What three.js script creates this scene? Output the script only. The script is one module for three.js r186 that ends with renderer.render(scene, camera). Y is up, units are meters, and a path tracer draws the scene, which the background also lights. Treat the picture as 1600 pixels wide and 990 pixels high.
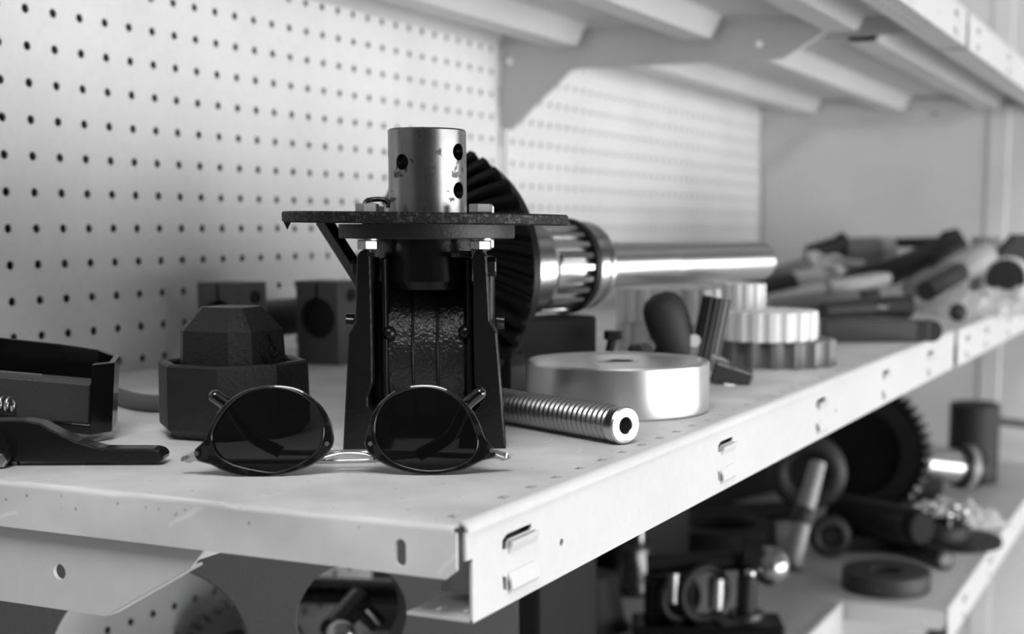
import * as THREE from 'three';
import { RoundedBoxGeometry } from 'three/addons/geometries/RoundedBoxGeometry.js';
import { mergeGeometries, toCreasedNormals } from 'three/addons/utils/BufferGeometryUtils.js';
import { RectAreaLightUniformsLib } from 'three/addons/lights/RectAreaLightUniformsLib.js';
import { Brush, Evaluator, SUBTRACTION } from 'three-bvh-csg';

// ------------------------------------------------------------------ camera
// y = 0 is the top of the middle shelf board; the perforated back panels lie in z = 0
const scene = new THREE.Scene();
const F = 2161.95, CX = 940.9, CY = 645.4;
const CAM = new THREE.Vector3(-0.4353, 0.1098, 0.7574);
const RIGHT = new THREE.Vector3(0.4022, 0.0032, 0.9155), UP = new THREE.Vector3(0.1216, 0.991, -0.0568), FWD = new THREE.Vector3(0.9074, -0.1342, -0.3982);
const camera = new THREE.PerspectiveCamera(2 * Math.atan(495 / F) * 180 / Math.PI, 1600 / 990, 0.02, 60);
camera.setViewOffset(1600, 990, 800 - CX, 495 - CY, 1600, 990);
camera.position.copy(CAM);
camera.quaternion.setFromRotationMatrix(new THREE.Matrix4().makeBasis(RIGHT, UP, FWD.clone().negate()));
camera.focus = 0.665;
camera.userData.fStop = 7.6;
camera.updateMatrixWorld();
scene.add(camera);

const renderer = new THREE.WebGLRenderer({ antialias: true });
renderer.toneMapping = THREE.LinearToneMapping;
renderer.toneMappingExposure = 1.0;
renderer.shadowMap.enabled = true;
renderer.shadowMap.type = THREE.PCFSoftShadowMap;
RectAreaLightUniformsLib.init();
scene.background = new THREE.Color(0.02, 0.02, 0.02);

// daylight through the low, wide glazed front of the room opposite the shelving
const WIN = { x: 0.9, y: -0.26, z: 3.0, w: 3.5, h: 1.24 };
const daylight = new THREE.RectAreaLight(0xffffff, 4.6, WIN.w, WIN.h);
daylight.position.set(WIN.x, WIN.y, WIN.z - 0.03);
daylight.lookAt(WIN.x, WIN.y, -1);
scene.add(daylight);
// ceiling panel lamp over the aisle
const LAMP = { x: -1.2, y: 1.86, z: 1.12, w: 1.2, d: 0.9 };
const lamp = new THREE.RectAreaLight(0xffffff, 13, LAMP.w, LAMP.d);
lamp.position.set(LAMP.x, LAMP.y - 0.03, LAMP.z);
lamp.lookAt(LAMP.x, -1, LAMP.z);
scene.add(lamp);

// ------------------------------------------------------------------ helpers
const CR = -1.157;                       // turn of a thing that faces the camera
const mm = 0.001, PI = Math.PI;
const v2 = (x, y) => new THREE.Vector2(x, y), v3 = (x, y, z) => new THREE.Vector3(x, y, z);
function ray(px, py) { return RIGHT.clone().multiplyScalar((px - CX) / F).addScaledVector(UP, -(py - CY) / F).add(FWD); }
function onY(px, py, h = 0) { const d = ray(px, py); return CAM.clone().addScaledVector(d, (h - CAM.y) / d.y); }
function under(px, depth, h = 0) {       // the point at height h, at this depth, in the picture column px
  let lo = 0, hi = 3000, p;
  for (let i = 0; i < 40; i++) { const m = (lo + hi) / 2; p = CAM.clone().addScaledVector(ray(px, m), depth); if (p.y > h) lo = m; else hi = m; }
  p.y = h; return p;
}
function atD(px, py, depth) { return CAM.clone().addScaledVector(ray(px, py), depth); }

let seed = 7;
const rnd = () => { seed = (seed * 1664525 + 1013904223) % 4294967296; return seed / 4294967296; };
const used = {};
function numbered(n) { used[n] = (used[n] || 0) + 1; return used[n] === 1 ? n : n + '_' + String(used[n] - 1).padStart(3, '0'); }
function thing(name, label, category, pos = [0, 0, 0], turn = 0, group) {
  const o = new THREE.Group(); o.name = numbered(name); scene.add(o);
  if (pos.isVector3) o.position.copy(pos); else o.position.set(...pos);
  o.rotation.y = turn; o.userData = { label, category };
  if (group) o.userData.group = group;
  return o;
}
function part(name, geo, mat, parent, pos, rot, label) {
  const m = new THREE.Mesh(geo, mat); m.name = name; parent.add(m);
  if (pos) m.position.set(...pos);
  if (rot) m.rotation.set(...rot);
  if (label) m.userData.label = label;
  return m;
}
function single(name, label, category, geo, mat, pos = [0, 0, 0], turn = 0, group) {
  const m = new THREE.Mesh(geo, mat); m.name = numbered(name); scene.add(m);
  if (pos.isVector3) m.position.copy(pos); else m.position.set(...pos);
  m.rotation.y = turn; m.userData = { label, category }; if (group) m.userData.group = group;
  return m;
}
function struct(name, geo, mat, pos) {
  const m = geo ? new THREE.Mesh(geo, mat) : new THREE.Group(); m.name = name; m.userData = { kind: 'structure' }; scene.add(m);
  if (pos) m.position.set(...pos);
  return m;
}
function copyOf(root, label, pos, turn) {
  const r = root.clone(); r.name = numbered(root.name.replace(/_\d{3}$/, '')); r.userData = { ...root.userData }; scene.add(r);
  if (label) r.userData.label = label;
  if (pos) { if (pos.isVector3) r.position.copy(pos); else r.position.set(...pos); }
  if (turn !== undefined) r.rotation.y = turn;
  return r;
}
// texture coordinates in metres, taken from the face direction
function boxUV(g, k = 1) {
  if (g.index) g = g.toNonIndexed();
  const p = g.attributes.position, n = g.attributes.normal, uv = new Float32Array(p.count * 2);
  for (let i = 0; i < p.count; i++) {
    const a = Math.abs(n.getX(i)), b = Math.abs(n.getY(i)), c = Math.abs(n.getZ(i));
    let u, w;
    if (b >= a && b >= c) { u = p.getX(i); w = p.getZ(i); } else if (a >= c) { u = p.getZ(i); w = p.getY(i); } else { u = p.getX(i); w = p.getY(i); }
    uv[2 * i] = u * k; uv[2 * i + 1] = w * k;
  }
  g.setAttribute('uv', new THREE.BufferAttribute(uv, 2));
  return g;
}
// the crease test works on a grid of 1/100 unit, so small pieces are enlarged for it
function creased(g, a) { g.scale(1000, 1000, 1000); const o = toCreasedNormals(g, a); o.scale(0.001, 0.001, 0.001); return o; }
const rbox = (x, y, z, r = 0.001, s = 2) => boxUV(new RoundedBoxGeometry(x, y, z, s, r));
const box = (x, y, z) => boxUV(new THREE.BoxGeometry(x, y, z));
const cyl = (r, h, s = 40, r2 = r) => boxUV(creased(new THREE.CylinderGeometry(r2, r, h, s), 0.6));
const merge = (...g) => mergeGeometries(g.map(a => { const b = a.index ? a.toNonIndexed() : a; for (const k of Object.keys(b.attributes)) if (!['position', 'normal', 'uv'].includes(k)) b.deleteAttribute(k); return b; }));
const mv = (g, x, y, z) => g.translate(x, y, z);
function roundUV(g, R) { // texture coordinates in metres around and along a turned piece
  const p = g.attributes.position, u = g.attributes.uv; for (let i = 0; i < p.count; i++) u.setXY(i, u.getX(i) * 2 * Math.PI * R, p.getY(i) + Math.hypot(p.getX(i), p.getZ(i)));
  return g;
}
const lathe = (pts, s = 64, crease = 0.5) => roundUV(creased(new THREE.LatheGeometry(pts.map(([a, b]) => v2(a, b)), s), crease), Math.max(...pts.map(q => q[0])));
function ext(shape, depth, bevel = 0, steps = 1, cs = 12) {
  const g = new THREE.ExtrudeGeometry(shape, { depth: depth - 2 * bevel, bevelEnabled: bevel > 0, bevelThickness: bevel, bevelSize: bevel, bevelOffset: -bevel, bevelSegments: 2, curveSegments: cs, steps });
  if (bevel) g.translate(0, 0, bevel);
  return boxUV(g);
}
const poly = pts => new THREE.Shape(pts.map(([a, b]) => v2(a, b)));
function splineShape(pts, n = 72) { return new THREE.Shape(new THREE.CatmullRomCurve3(pts.map(([a, b]) => v3(a, b, 0)), true, 'centripetal').getPoints(n).slice(0, -1).map(p => v2(p.x, p.y))); }
function roundHole(x, y, r, n = 20) { const h = new THREE.Path(); h.absarc(x, y, r, 0, PI * 2, true); return h; }
function slotHole(x0, y0, x1, y1) { const h = new THREE.Path(); h.moveTo(x0, y0); h.lineTo(x0, y1); h.lineTo(x1, y1); h.lineTo(x1, y0); h.closePath(); return h; }
function tube(pts, r, s = 40, rs = 12) { return boxUV(new THREE.TubeGeometry(new THREE.CatmullRomCurve3(pts.map(p => p.isVector3 ? p : v3(...p))), s, r, rs)); }
function rod(a, b, r, r2 = r, s = 24) {  // closed cylinder between two points
  const A = a.isVector3 ? a : v3(...a), B = b.isVector3 ? b : v3(...b), d = B.clone().sub(A), L = d.length();
  const g = creased(new THREE.CylinderGeometry(r2, r, L, s), 0.6);
  g.applyQuaternion(new THREE.Quaternion().setFromUnitVectors(v3(0, 1, 0), d.normalize())); g.translate((A.x + B.x) / 2, (A.y + B.y) / 2, (A.z + B.z) / 2);
  return boxUV(g);
}
function bar(a, b, w, h) {               // rectangular bar between two points
  const A = a.isVector3 ? a : v3(...a), B = b.isVector3 ? b : v3(...b), d = B.clone().sub(A), L = d.length();
  const g = new RoundedBoxGeometry(w, L, h, 2, Math.min(w, h) * 0.15);
  g.applyQuaternion(new THREE.Quaternion().setFromUnitVectors(v3(0, 1, 0), d.normalize())); g.translate((A.x + B.x) / 2, (A.y + B.y) / 2, (A.z + B.z) / 2);
  return boxUV(g);
}
function hex(af, h, hole = 0) {          // hexagon prism standing on y = 0
  const r = af / 1.732, s = new THREE.Shape();
  for (let i = 0; i < 6; i++) { const a = i * PI / 3; i ? s.lineTo(r * Math.cos(a), r * Math.sin(a)) : s.moveTo(r, 0); }
  if (hole) s.holes.push(roundHole(0, 0, hole));
  const g = ext(s, h, Math.min(h * 0.12, 0.0006)); g.rotateX(-PI / 2); return g;
}
function gearShape(n, rOut, rRoot, bore, tip = 0.28, root = 0.28) {
  const s = new THREE.Shape();
  for (let i = 0; i < n; i++) {
    const a = i / n * PI * 2, w = PI * 2 / n;
    const P = [[rRoot, a - w / 2 + w * root / 2 * 0.2], [rRoot, a - w / 2 + w * root / 2], [rOut, a - w * tip / 2], [rOut, a + w * tip / 2], [rRoot, a + w / 2 - w * root / 2]];
    P.forEach(([r, t], k) => { const x = r * Math.cos(t), y = r * Math.sin(t); i === 0 && k === 0 ? s.moveTo(x, y) : s.lineTo(x, y); });
  }
  s.closePath();
  if (bore) s.holes.push(roundHole(0, 0, bore));
  return s;
}
function scallopShape(n, rOut, dip, bore, flat = 0.22) { // rounded hollows between narrow lands
  const s = new THREE.Shape();
  for (let i = 0; i < n; i++) for (let k = 0; k < 10; k++) {
    const t = k / 10, a = (i + t) / n * PI * 2, u = t < flat ? 0 : Math.sin((t - flat) / (1 - flat) * PI), r = rOut - dip * Math.pow(u, 0.7);
    i + k ? s.lineTo(r * Math.cos(a), r * Math.sin(a)) : s.moveTo(r, 0);
  }
  s.closePath(); if (bore) s.holes.push(roundHole(0, 0, bore));
  return s;
}
function threaded(R, depth, pitch, L, radial = 36, per = 6) { // real helical thread, axis along +y from 0 to L
  const n = Math.round(L / pitch * per), pos = [], idx = [];
  for (let j = 0; j <= n; j++) for (let i = 0; i <= radial; i++) {
    const t = i / radial, y = j / n * L; let f = ((y / pitch - t) % 1 + 1) % 1;
    const r = R - depth * Math.abs(2 * f - 1);
    pos.push(r * Math.cos(t * 2 * PI), y, -r * Math.sin(t * 2 * PI));
  }
  for (let j = 0; j < n; j++) for (let i = 0; i < radial; i++) { const a = j * (radial + 1) + i, b = a + radial + 1; idx.push(a, a + 1, b, b, a + 1, b + 1); }
  const g = new THREE.BufferGeometry(); g.setAttribute('position', new THREE.Float32BufferAttribute(pos, 3)); g.setIndex(idx); g.computeVertexNormals();
  return boxUV(g);
}
function strip(pts, t, x0, x1) {         // bent sheet of thickness t, its (z, y) outline swept along x
  const P = pts.map(([z, y]) => v2(-z, y)), off = [];
  for (let i = 0; i < P.length; i++) {
    const a = P[Math.max(0, i - 1)], b = P[Math.min(P.length - 1, i + 1)], d = b.clone().sub(a).normalize();
    off.push(v2(P[i].x + d.y * t, P[i].y - d.x * t));
  }
  const s = new THREE.Shape([...P, ...off.reverse()]);
  const g = new THREE.ExtrudeGeometry(s, { depth: x1 - x0, bevelEnabled: false, steps: 1 });
  g.rotateY(PI / 2); g.translate(x0, 0, 0);
  return boxUV(g);
}
function bend(cz, cy, r, a0, a1, n = 6) { const o = []; for (let i = 0; i <= n; i++) { const a = a0 + (a1 - a0) * i / n; o.push([cz + r * Math.cos(a), cy + r * Math.sin(a)]); } return o; }

// ------------------------------------------------------------------ procedural textures
function noiseGrid(n, s) { let q = s; const g = new Float32Array(n * n); for (let i = 0; i < g.length; i++) { q = (q * 1664525 + 1013904223) % 4294967296; g[i] = q / 4294967296; } return g; }
function tileNoise(N, cells, s) {
  const g = noiseGrid(cells, s), o = new Float32Array(N * N), sm = t => t * t * (3 - 2 * t);
  for (let y = 0; y < N; y++) for (let x = 0; x < N; x++) {
    const fx = x / N * cells, fy = y / N * cells, x0 = fx | 0, y0 = fy | 0, tx = sm(fx - x0), ty = sm(fy - y0), x1 = (x0 + 1) % cells, y1 = (y0 + 1) % cells;
    o[y * N + x] = (g[y0 * cells + x0] * (1 - tx) + g[y0 * cells + x1] * tx) * (1 - ty) + (g[y1 * cells + x0] * (1 - tx) + g[y1 * cells + x1] * tx) * ty;
  }
  return o;
}
function fbm(N, c0, oct, s) { const o = new Float32Array(N * N); let a = 0.5, c = c0, tot = 0; for (let k = 0; k < oct; k++) { const t = tileNoise(N, Math.min(c, N), s + k * 97); for (let i = 0; i < o.length; i++) o[i] += a * t[i]; tot += a; a *= 0.5; c *= 2; } for (let i = 0; i < o.length; i++) o[i] /= tot; return o; }
function tex(N, fn, rep = 1, srgb = false) {
  const d = new Uint8Array(N * N * 4);
  for (let i = 0; i < N * N; i++) { const v = Math.max(0, Math.min(255, fn(i, i % N, (i / N) | 0) * 255)); d[4 * i] = d[4 * i + 1] = d[4 * i + 2] = v; d[4 * i + 3] = 255; }
  const t = new THREE.DataTexture(d, N, N); t.wrapS = t.wrapT = THREE.RepeatWrapping; t.magFilter = THREE.LinearFilter; t.minFilter = THREE.LinearMipmapLinearFilter; t.generateMipmaps = true;
  t.repeat.set(rep, rep); if (srgb) t.colorSpace = THREE.SRGBColorSpace; t.needsUpdate = true; return t;
}
const nA = fbm(512, 6, 6, 11), nB = fbm(512, 24, 5, 23), nC = fbm(512, 90, 3, 31), nD = fbm(512, 3, 4, 47);
function scatter(N, base, n, s, size, amp) { let q = s; const r = () => (q = (q * 1664525 + 1013904223) % 4294967296) / 4294967296; const o = base.slice(); for (let k = 0; k < n; k++) { const cx = r() * N, cy = r() * N, R = size * (0.4 + r()), A = amp * (0.4 + 0.6 * r()); for (let y = -R | 0; y <= R; y++) for (let x = -R | 0; x <= R; x++) if (x * x + y * y <= R * R) { const i = (((cy + y + N) | 0) % N) * N + (((cx + x + N) | 0) % N); o[i] += A; } } return o; }
// paint with handling smears and fine dark specks (one tile is 0.4 m)
const specks = scatter(1024, new Float32Array(1024 * 1024), 420, 5, 1.5, -0.32);
const smear = fbm(1024, 5, 6, 71), smear2 = fbm(1024, 14, 4, 73);
const scratch = (() => { const N = 1024, o = new Float32Array(N * N); let q = 99; const r = () => (q = (q * 1664525 + 1013904223) % 4294967296) / 4294967296; for (let k = 0; k < 46; k++) { let x = r() * N, y = r() * N, a = r() * 6.28, L = 30 + r() * 120, w = 0.6 + r() * 1.6; for (let t = 0; t < L; t++) { a += (r() - 0.5) * 0.25; x += Math.cos(a); y += Math.sin(a); for (let j = -w; j <= w; j++) o[(((y + j + N) | 0) % N) * N + (((x + N) | 0) % N)] = 0.06; } } return o; })();
const T = {
  paint: tex(1024, i => 0.90 + (smear[i] - 0.5) * 0.20 + (smear2[i] - 0.5) * 0.18 + specks[i] + scratch[i], 2.5, true),
  cleanPaint: tex(512, i => 0.94 + (nA[i] - 0.5) * 0.06 + (nC[i] - 0.5) * 0.03, 2.5, true),
  cast: tex(512, i => nB[i] * 0.5 + nC[i] * 0.5, 9),
  fine: tex(512, i => nC[i], 20),
  mottle: tex(512, i => 0.86 + (nB[i] > 0.70 ? -0.3 : 0) + (nA[i] - 0.5) * 0.25, 11, true),
  mottleRough: tex(512, i => 0.62 + (nB[i] > 0.70 ? 0.38 : 0) + (nC[i] - 0.5) * 0.15, 11),
  streak: tex(512, (i, x, y) => 0.75 + (nC[((y * 7) % 512) * 512 + ((x >> 5) + 3)] - 0.5) * 0.12, 12),
  tort: tex(512, i => nA[i] > 0.54 ? 0.55 : 0.16 + nB[i] * 0.1, 40, true),
  chipped: tex(512, i => (nB[i] > 0.62 ? 0.62 : 0.38) + (nC[i] - 0.5) * 0.5, 30, true),
};
const grey = v => new THREE.Color().setRGB(v, v, v);
const M = (v, rough, metal = 0, o = {}) => new THREE.MeshPhysicalMaterial({ color: grey(v), roughness: rough, metalness: metal, ...o });
const mat = {
  shelf: M(0.80, 0.42, 0, { map: T.paint }),
  shelfClean: M(0.69, 0.45, 0, { map: T.cleanPaint }),
  panel: M(0.88, 0.5, 0, { map: T.cleanPaint }),
  endPanel: M(0.86, 0.5, 0, { map: T.cleanPaint }),
  black: M(0.007, 0.26, 0, { specularIntensity: 0.65, bumpMap: T.cast, bumpScale: 0.00012 }),
  blackCast: M(0.010, 0.36, 0, { bumpMap: T.cast, bumpScale: 0.0009 }),
  blackGloss: M(0.005, 0.16, 0, { specularIntensity: 0.7 }),
  blackRough: M(0.014, 0.5, 0, { bumpMap: T.cast, bumpScale: 0.0003 }),
  castIron: M(0.012, 0.5, 0.05, { specularIntensity: 0.8, bumpMap: T.cast, bumpScale: 0.0005 }),
  castGrey: M(0.035, 0.5, 0.1, { bumpMap: T.cast, bumpScale: 0.0004 }),
  darkSteel: M(0.10, 0.42, 0.9, { roughnessMap: T.mottleRough }),
  bareSteel: M(0.34, 0.6),
  rodSteel: M(0.30, 0.34, 1),
  steel: M(0.54, 0.34, 1, { roughnessMap: T.streak }),
  brightSteel: M(0.70, 0.30, 1),
  tubeSteel: M(0.42, 0.50, 1, { map: T.mottle, roughnessMap: T.mottleRough }),
  zinc: M(0.52, 0.3, 1),
  aluminium: M(0.66, 0.44, 1, { roughnessMap: T.streak }),
  rusty: M(0.16, 0.6, 0.7, { map: T.chipped, bumpMap: T.cast, bumpScale: 0.0006 }),
  nylon: M(0.72, 0.5),
  nylonDull: M(0.60, 0.5),
  rubber: M(0.022, 0.65),
  plastic: M(0.018, 0.35),
  blockGrey: M(0.11, 0.55, 0.3, { bumpMap: T.fine, bumpScale: 0.0002 }),
  dullSteel: M(0.17, 0.5, 0.4),
  midGrey: M(0.30, 0.5, 0.3),
  paleWood: M(0.50, 0.5),
  label: M(0.62, 0.6),
  dark: M(0.02, 0.6), shadeBlack: M(0.008, 0.9),  // the darker one puts deep shade into the added bins, block and hub
  frame: M(0.05, 0.12, 0, { map: T.tort, clearcoat: 1, clearcoatRoughness: 0.05 }),
  clearTip: M(0.6, 0.08, 0, { transmission: 0.85, thickness: 0.002, ior: 1.49 }),
  lens: M(0.25, 0.02, 0, { transmission: 1, thickness: 0, ior: 1.6 }),
  plasticBag: M(0.70, 0.25, 0, { transmission: 0.35, thickness: 0 }),
  darkWall: M(0.07, 0.9), roomWall: M(0.20, 0.9), floor: M(0.26, 0.7), ceiling: M(0.6, 0.9),
  lampGlow: new THREE.MeshStandardMaterial({ color: 0x000000, emissive: 0xffffff, emissiveIntensity: 3.0, roughness: 1 }),
  glow: new THREE.MeshStandardMaterial({ color: 0x000000, emissive: 0xffffff, emissiveIntensity: 3.6, roughness: 1 }),
};

// ------------------------------------------------------------------ the room
{
  const x0 = -3.2, x1 = 5.0, z0 = -0.045, z1 = 3.1, yf = -0.95, yc = 1.9, t = 0.12;
  struct('floor', box(x1 - x0 + 2 * t, t, z1 - z0 + 2 * t), mat.floor, [(x0 + x1) / 2, yf - t / 2, (z0 + z1) / 2]);
  struct('ceiling', box(x1 - x0 + 2 * t, t, z1 - z0 + 2 * t), mat.ceiling, [(x0 + x1) / 2, yc + t / 2, (z0 + z1) / 2]);
  struct('wall_back', box(x1 - x0 + 2 * t, yc - yf, t), mat.roomWall, [(x0 + x1) / 2, (yf + yc) / 2, z0 - t / 2]);
  struct('wall_left', box(t, yc - yf, z1 - z0), mat.darkWall, [x0 - t / 2, (yf + yc) / 2, (z0 + z1) / 2]);
  struct('wall_right', box(t, yc - yf, z1 - z0), mat.roomWall, [x1 + t / 2, (yf + yc) / 2, (z0 + z1) / 2]);
  const s = poly([[x0 - t, yf], [x1 + t, yf], [x1 + t, yc], [x0 - t, yc]]);
  s.holes.push(slotHole(WIN.x - WIN.w / 2, WIN.y - WIN.h / 2, WIN.x + WIN.w / 2, WIN.y + WIN.h / 2));
  struct('wall_front', ext(s, t), mat.roomWall, [0, 0, z1]);
  const w = struct('window_1'); w.position.set(WIN.x, WIN.y, WIN.z + 0.1);
  part('window_frame', merge(mv(box(WIN.w, 0.06, 0.08), 0, WIN.h / 2 - 0.03, 0.06), mv(box(WIN.w, 0.06, 0.08), 0, -WIN.h / 2 + 0.03, 0.06), mv(box(0.06, WIN.h, 0.08), WIN.w / 2 - 0.03, 0, 0.06), mv(box(0.06, WIN.h, 0.08), -WIN.w / 2 + 0.03, 0, 0.06)), mat.ceiling, w);
  for (let i = 1; i < 3; i++) part('mullion', box(0.06, WIN.h, 0.07), mat.ceiling, w, [-WIN.w / 2 + i * WIN.w / 3, 0, 0.05]);
  for (let i = 0; i < 3; i++) part('window_pane', box(WIN.w / 3 - 0.06, WIN.h - 0.1, 0.01), mat.glow, w, [-WIN.w / 2 + (i + 0.5) * WIN.w / 3, 0, 0.08]);
}

{
  const t = thing('ceiling_lamp', 'flat rectangular panel lamp on the ceiling over the aisle', 'lamp', [LAMP.x, LAMP.y, LAMP.z]);
  part('lamp_housing', rbox(LAMP.w + 0.06, 0.04, LAMP.d + 0.06, 0.004), mat.ceiling, t, [0, 0.02, 0]);
  part('diffuser', box(LAMP.w, 0.01, LAMP.d), mat.lampGlow, t, [0, -0.006, 0]);
}
// ------------------------------------------------------------------ shelving: perforated panels, uprights, boards, brackets
function perforated(W, H, x0, y0, pitch, ox, oy, r, t) { // panel with real round holes; ox, oy: first hole
  const pos = [], nor = [], K = 16, nx = Math.floor((W - ox - r) / pitch) + 1, ny = Math.floor((H - oy - r) / pitch) + 1;
  const tri = (a, b, c, n) => { for (const q of [a, b, c]) { pos.push(...q); nor.push(...(typeof n === 'function' ? n(q) : n)); } };
  const quad = (a, b, c, d, n) => { tri(a, b, c, n); tri(a, c, d, n); };
  const xs = [0], ys = [0]; for (let i = 0; i < nx; i++) xs.push(ox + (i + 0.5) * pitch); for (let j = 0; j < ny; j++) ys.push(oy + (j + 0.5) * pitch);
  xs[nx] = W; ys[ny] = H;
  for (let i = 0; i < nx; i++) for (let j = 0; j < ny; j++) {
    const cx = ox + i * pitch, cy = oy + j * pitch, a0 = xs[i], a1 = xs[i + 1], b0 = ys[j], b1 = ys[j + 1];
    const rim = [], out = [];
    for (let k = 0; k < K; k++) {
      const a = k / K * 2 * PI, c = Math.cos(a), s = Math.sin(a); rim.push([cx + r * c, cy + r * s]);
      const m = Math.min(c > 1e-6 ? (a1 - cx) / c : c < -1e-6 ? (a0 - cx) / c : 9, s > 1e-6 ? (b1 - cy) / s : s < -1e-6 ? (b0 - cy) / s : 9);
      out.push([cx + m * c, cy + m * s]);
    }
    const cor = [[a1, b1], [a0, b1], [a0, b0], [a1, b0]];
    for (let k = 0; k < K; k++) {
      const l = (k + 1) % K, A = [...rim[k], 0], B = [...out[k], 0], C = [...out[l], 0], D = [...rim[l], 0];
      quad(A, B, C, D, [0, 0, 1]);
      for (const q of cor) { const onB = (Math.abs(B[0] - q[0]) < 1e-9) !== (Math.abs(C[0] - q[0]) < 1e-9) && (Math.abs(B[1] - q[1]) < 1e-9) !== (Math.abs(C[1] - q[1]) < 1e-9); if (onB) tri(B, [...q, 0], C, [0, 0, 1]); }
      quad([...rim[k], -t], A, D, [...rim[l], -t], p => { const d = Math.hypot(cx - p[0], cy - p[1]); return [(cx - p[0]) / d, (cy - p[1]) / d, 0]; });
    }
  }
  for (const [p, q, n] of [[[0, 0], [W, 0], [0, -1, 0]], [[W, 0], [W, H], [1, 0, 0]], [[W, H], [0, H], [0, 1, 0]], [[0, H], [0, 0], [-1, 0, 0]]]) quad([...p, 0], [...p, -t], [...q, -t], [...q, 0], n);
  const g = new THREE.BufferGeometry(); g.setAttribute('position', new THREE.Float32BufferAttribute(pos, 3)); g.setAttribute('normal', new THREE.Float32BufferAttribute(nor, 3));
  return boxUV(g).translate(x0, y0, 0);
}
{
  const pg = 'perforated back panels of the shelving';
  const up = perforated(0.978, 0.475, 0.011, -0.1434 - 0.0125, 0.025, 0.0157, 0.0125, 0.0032, 0.0012);
  single('perforated_panel', 'white perforated steel back panel with round holes behind the gearbox', 'panel', up, mat.panel, [0, 0, 0], 0, pg);
  single('perforated_panel', 'white perforated steel back panel behind the polished shaft, next to the bare end wall', 'panel', up, mat.panel, [1.0, 0, 0], 0, pg);
  const low = perforated(0.978, 0.40, 0.011, -0.56, 0.025, 0.0157, 0.0125, 0.0032, 0.0012);
  single('perforated_panel', 'shaded white perforated back panel below the middle board, behind the plate with two holes', 'panel', low, mat.panel, [0, 0, 0], 0, pg);
  single('perforated_panel', 'shaded white perforated back panel behind the toothed wheel on the bottom board', 'panel', low, mat.panel, [1.0, 0, 0], 0, pg);
  const up2 = perforated(0.978, 0.3, 0.011, 0.325, 0.025, 0.0157, 0.0125, 0.0032, 0.0012);  // upper panels added to keep light out of the cavity behind the holes
  single('perforated_panel', 'unseen white perforated back panel added above the upper shelf board over the gearbox', 'panel', up2, mat.panel, [0, 0, 0], 0, pg);
  single('perforated_panel', 'unseen white perforated back panel added above the upper shelf board beside the end wall', 'panel', up2, mat.panel, [1.0, 0, 0], 0, pg);
  single('added_plinth_panel', 'plain white plinth added to close the shelving against light down to the floor', 'panel', box(1.98, 0.385, 0.0015), mat.panel, [1.0, -0.7545, -0.0015]);  // added so that no light enters the panel cavity from below
  single('added_cap_rail', 'white cap rail added to close the top of the shelving against light', 'rail', box(2.02, 0.02, 0.042), mat.shelfClean, [1.0, 0.638, -0.0225]);  // added lid, stops light falling into the panel cavity from above
  // uprights
  const ug = 'slotted steel uprights';
  const us = poly([[-0.0105, -0.945], [0.0105, -0.945], [0.0105, 0.625], [-0.0105, 0.625]]);
  for (let y = -0.9; y < 0.6; y += 0.05) us.holes.push(slotHole(-0.002, y, 0.002, y + 0.018));
  const ub = ext(us, 0.0015).translate(0, 0, -0.003);
  const mk = (x, label) => { const t = thing('shelf_upright', label, 'upright', [x, 0, 0], 0, ug); part('face', ub, mat.shelfClean, t); part('side', box(0.0015, 1.57, 0.038), mat.shelfClean, t, [-0.0098, -0.16, -0.022]); part('side', box(0.0015, 1.57, 0.038), mat.shelfClean, t, [0.0098, -0.16, -0.022]); };
  mk(0.0, 'white slotted steel upright at the free end of the shelving');
  mk(1.0, 'white slotted steel upright between the two perforated back panels');
  mk(2.0, 'white slotted steel upright at the corner beside the bare end wall');
  // end wall: plain panels with a light post between
  const ep = 'plain panels of the end wall';
  single('plain_panel', 'plain grey end wall panel between the perforated panel and a pale post', 'panel', rbox(0.02, 1.7, 0.394, 0.001), mat.endPanel, [2.0215, -0.1, 0.198], 0, ep);
  single('plain_panel', 'plain grey end wall panel on the window side of the pale post', 'panel', rbox(0.02, 1.7, 0.9, 0.001), mat.endPanel, [2.0215, -0.1, 0.8815], 0, ep);
  single('end_post', 'narrow pale steel post dividing the plain end wall', 'post', rbox(0.02, 1.7, 0.0362, 0.003), mat.panel, [2.0185, -0.1, 0.4133]);
}
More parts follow.
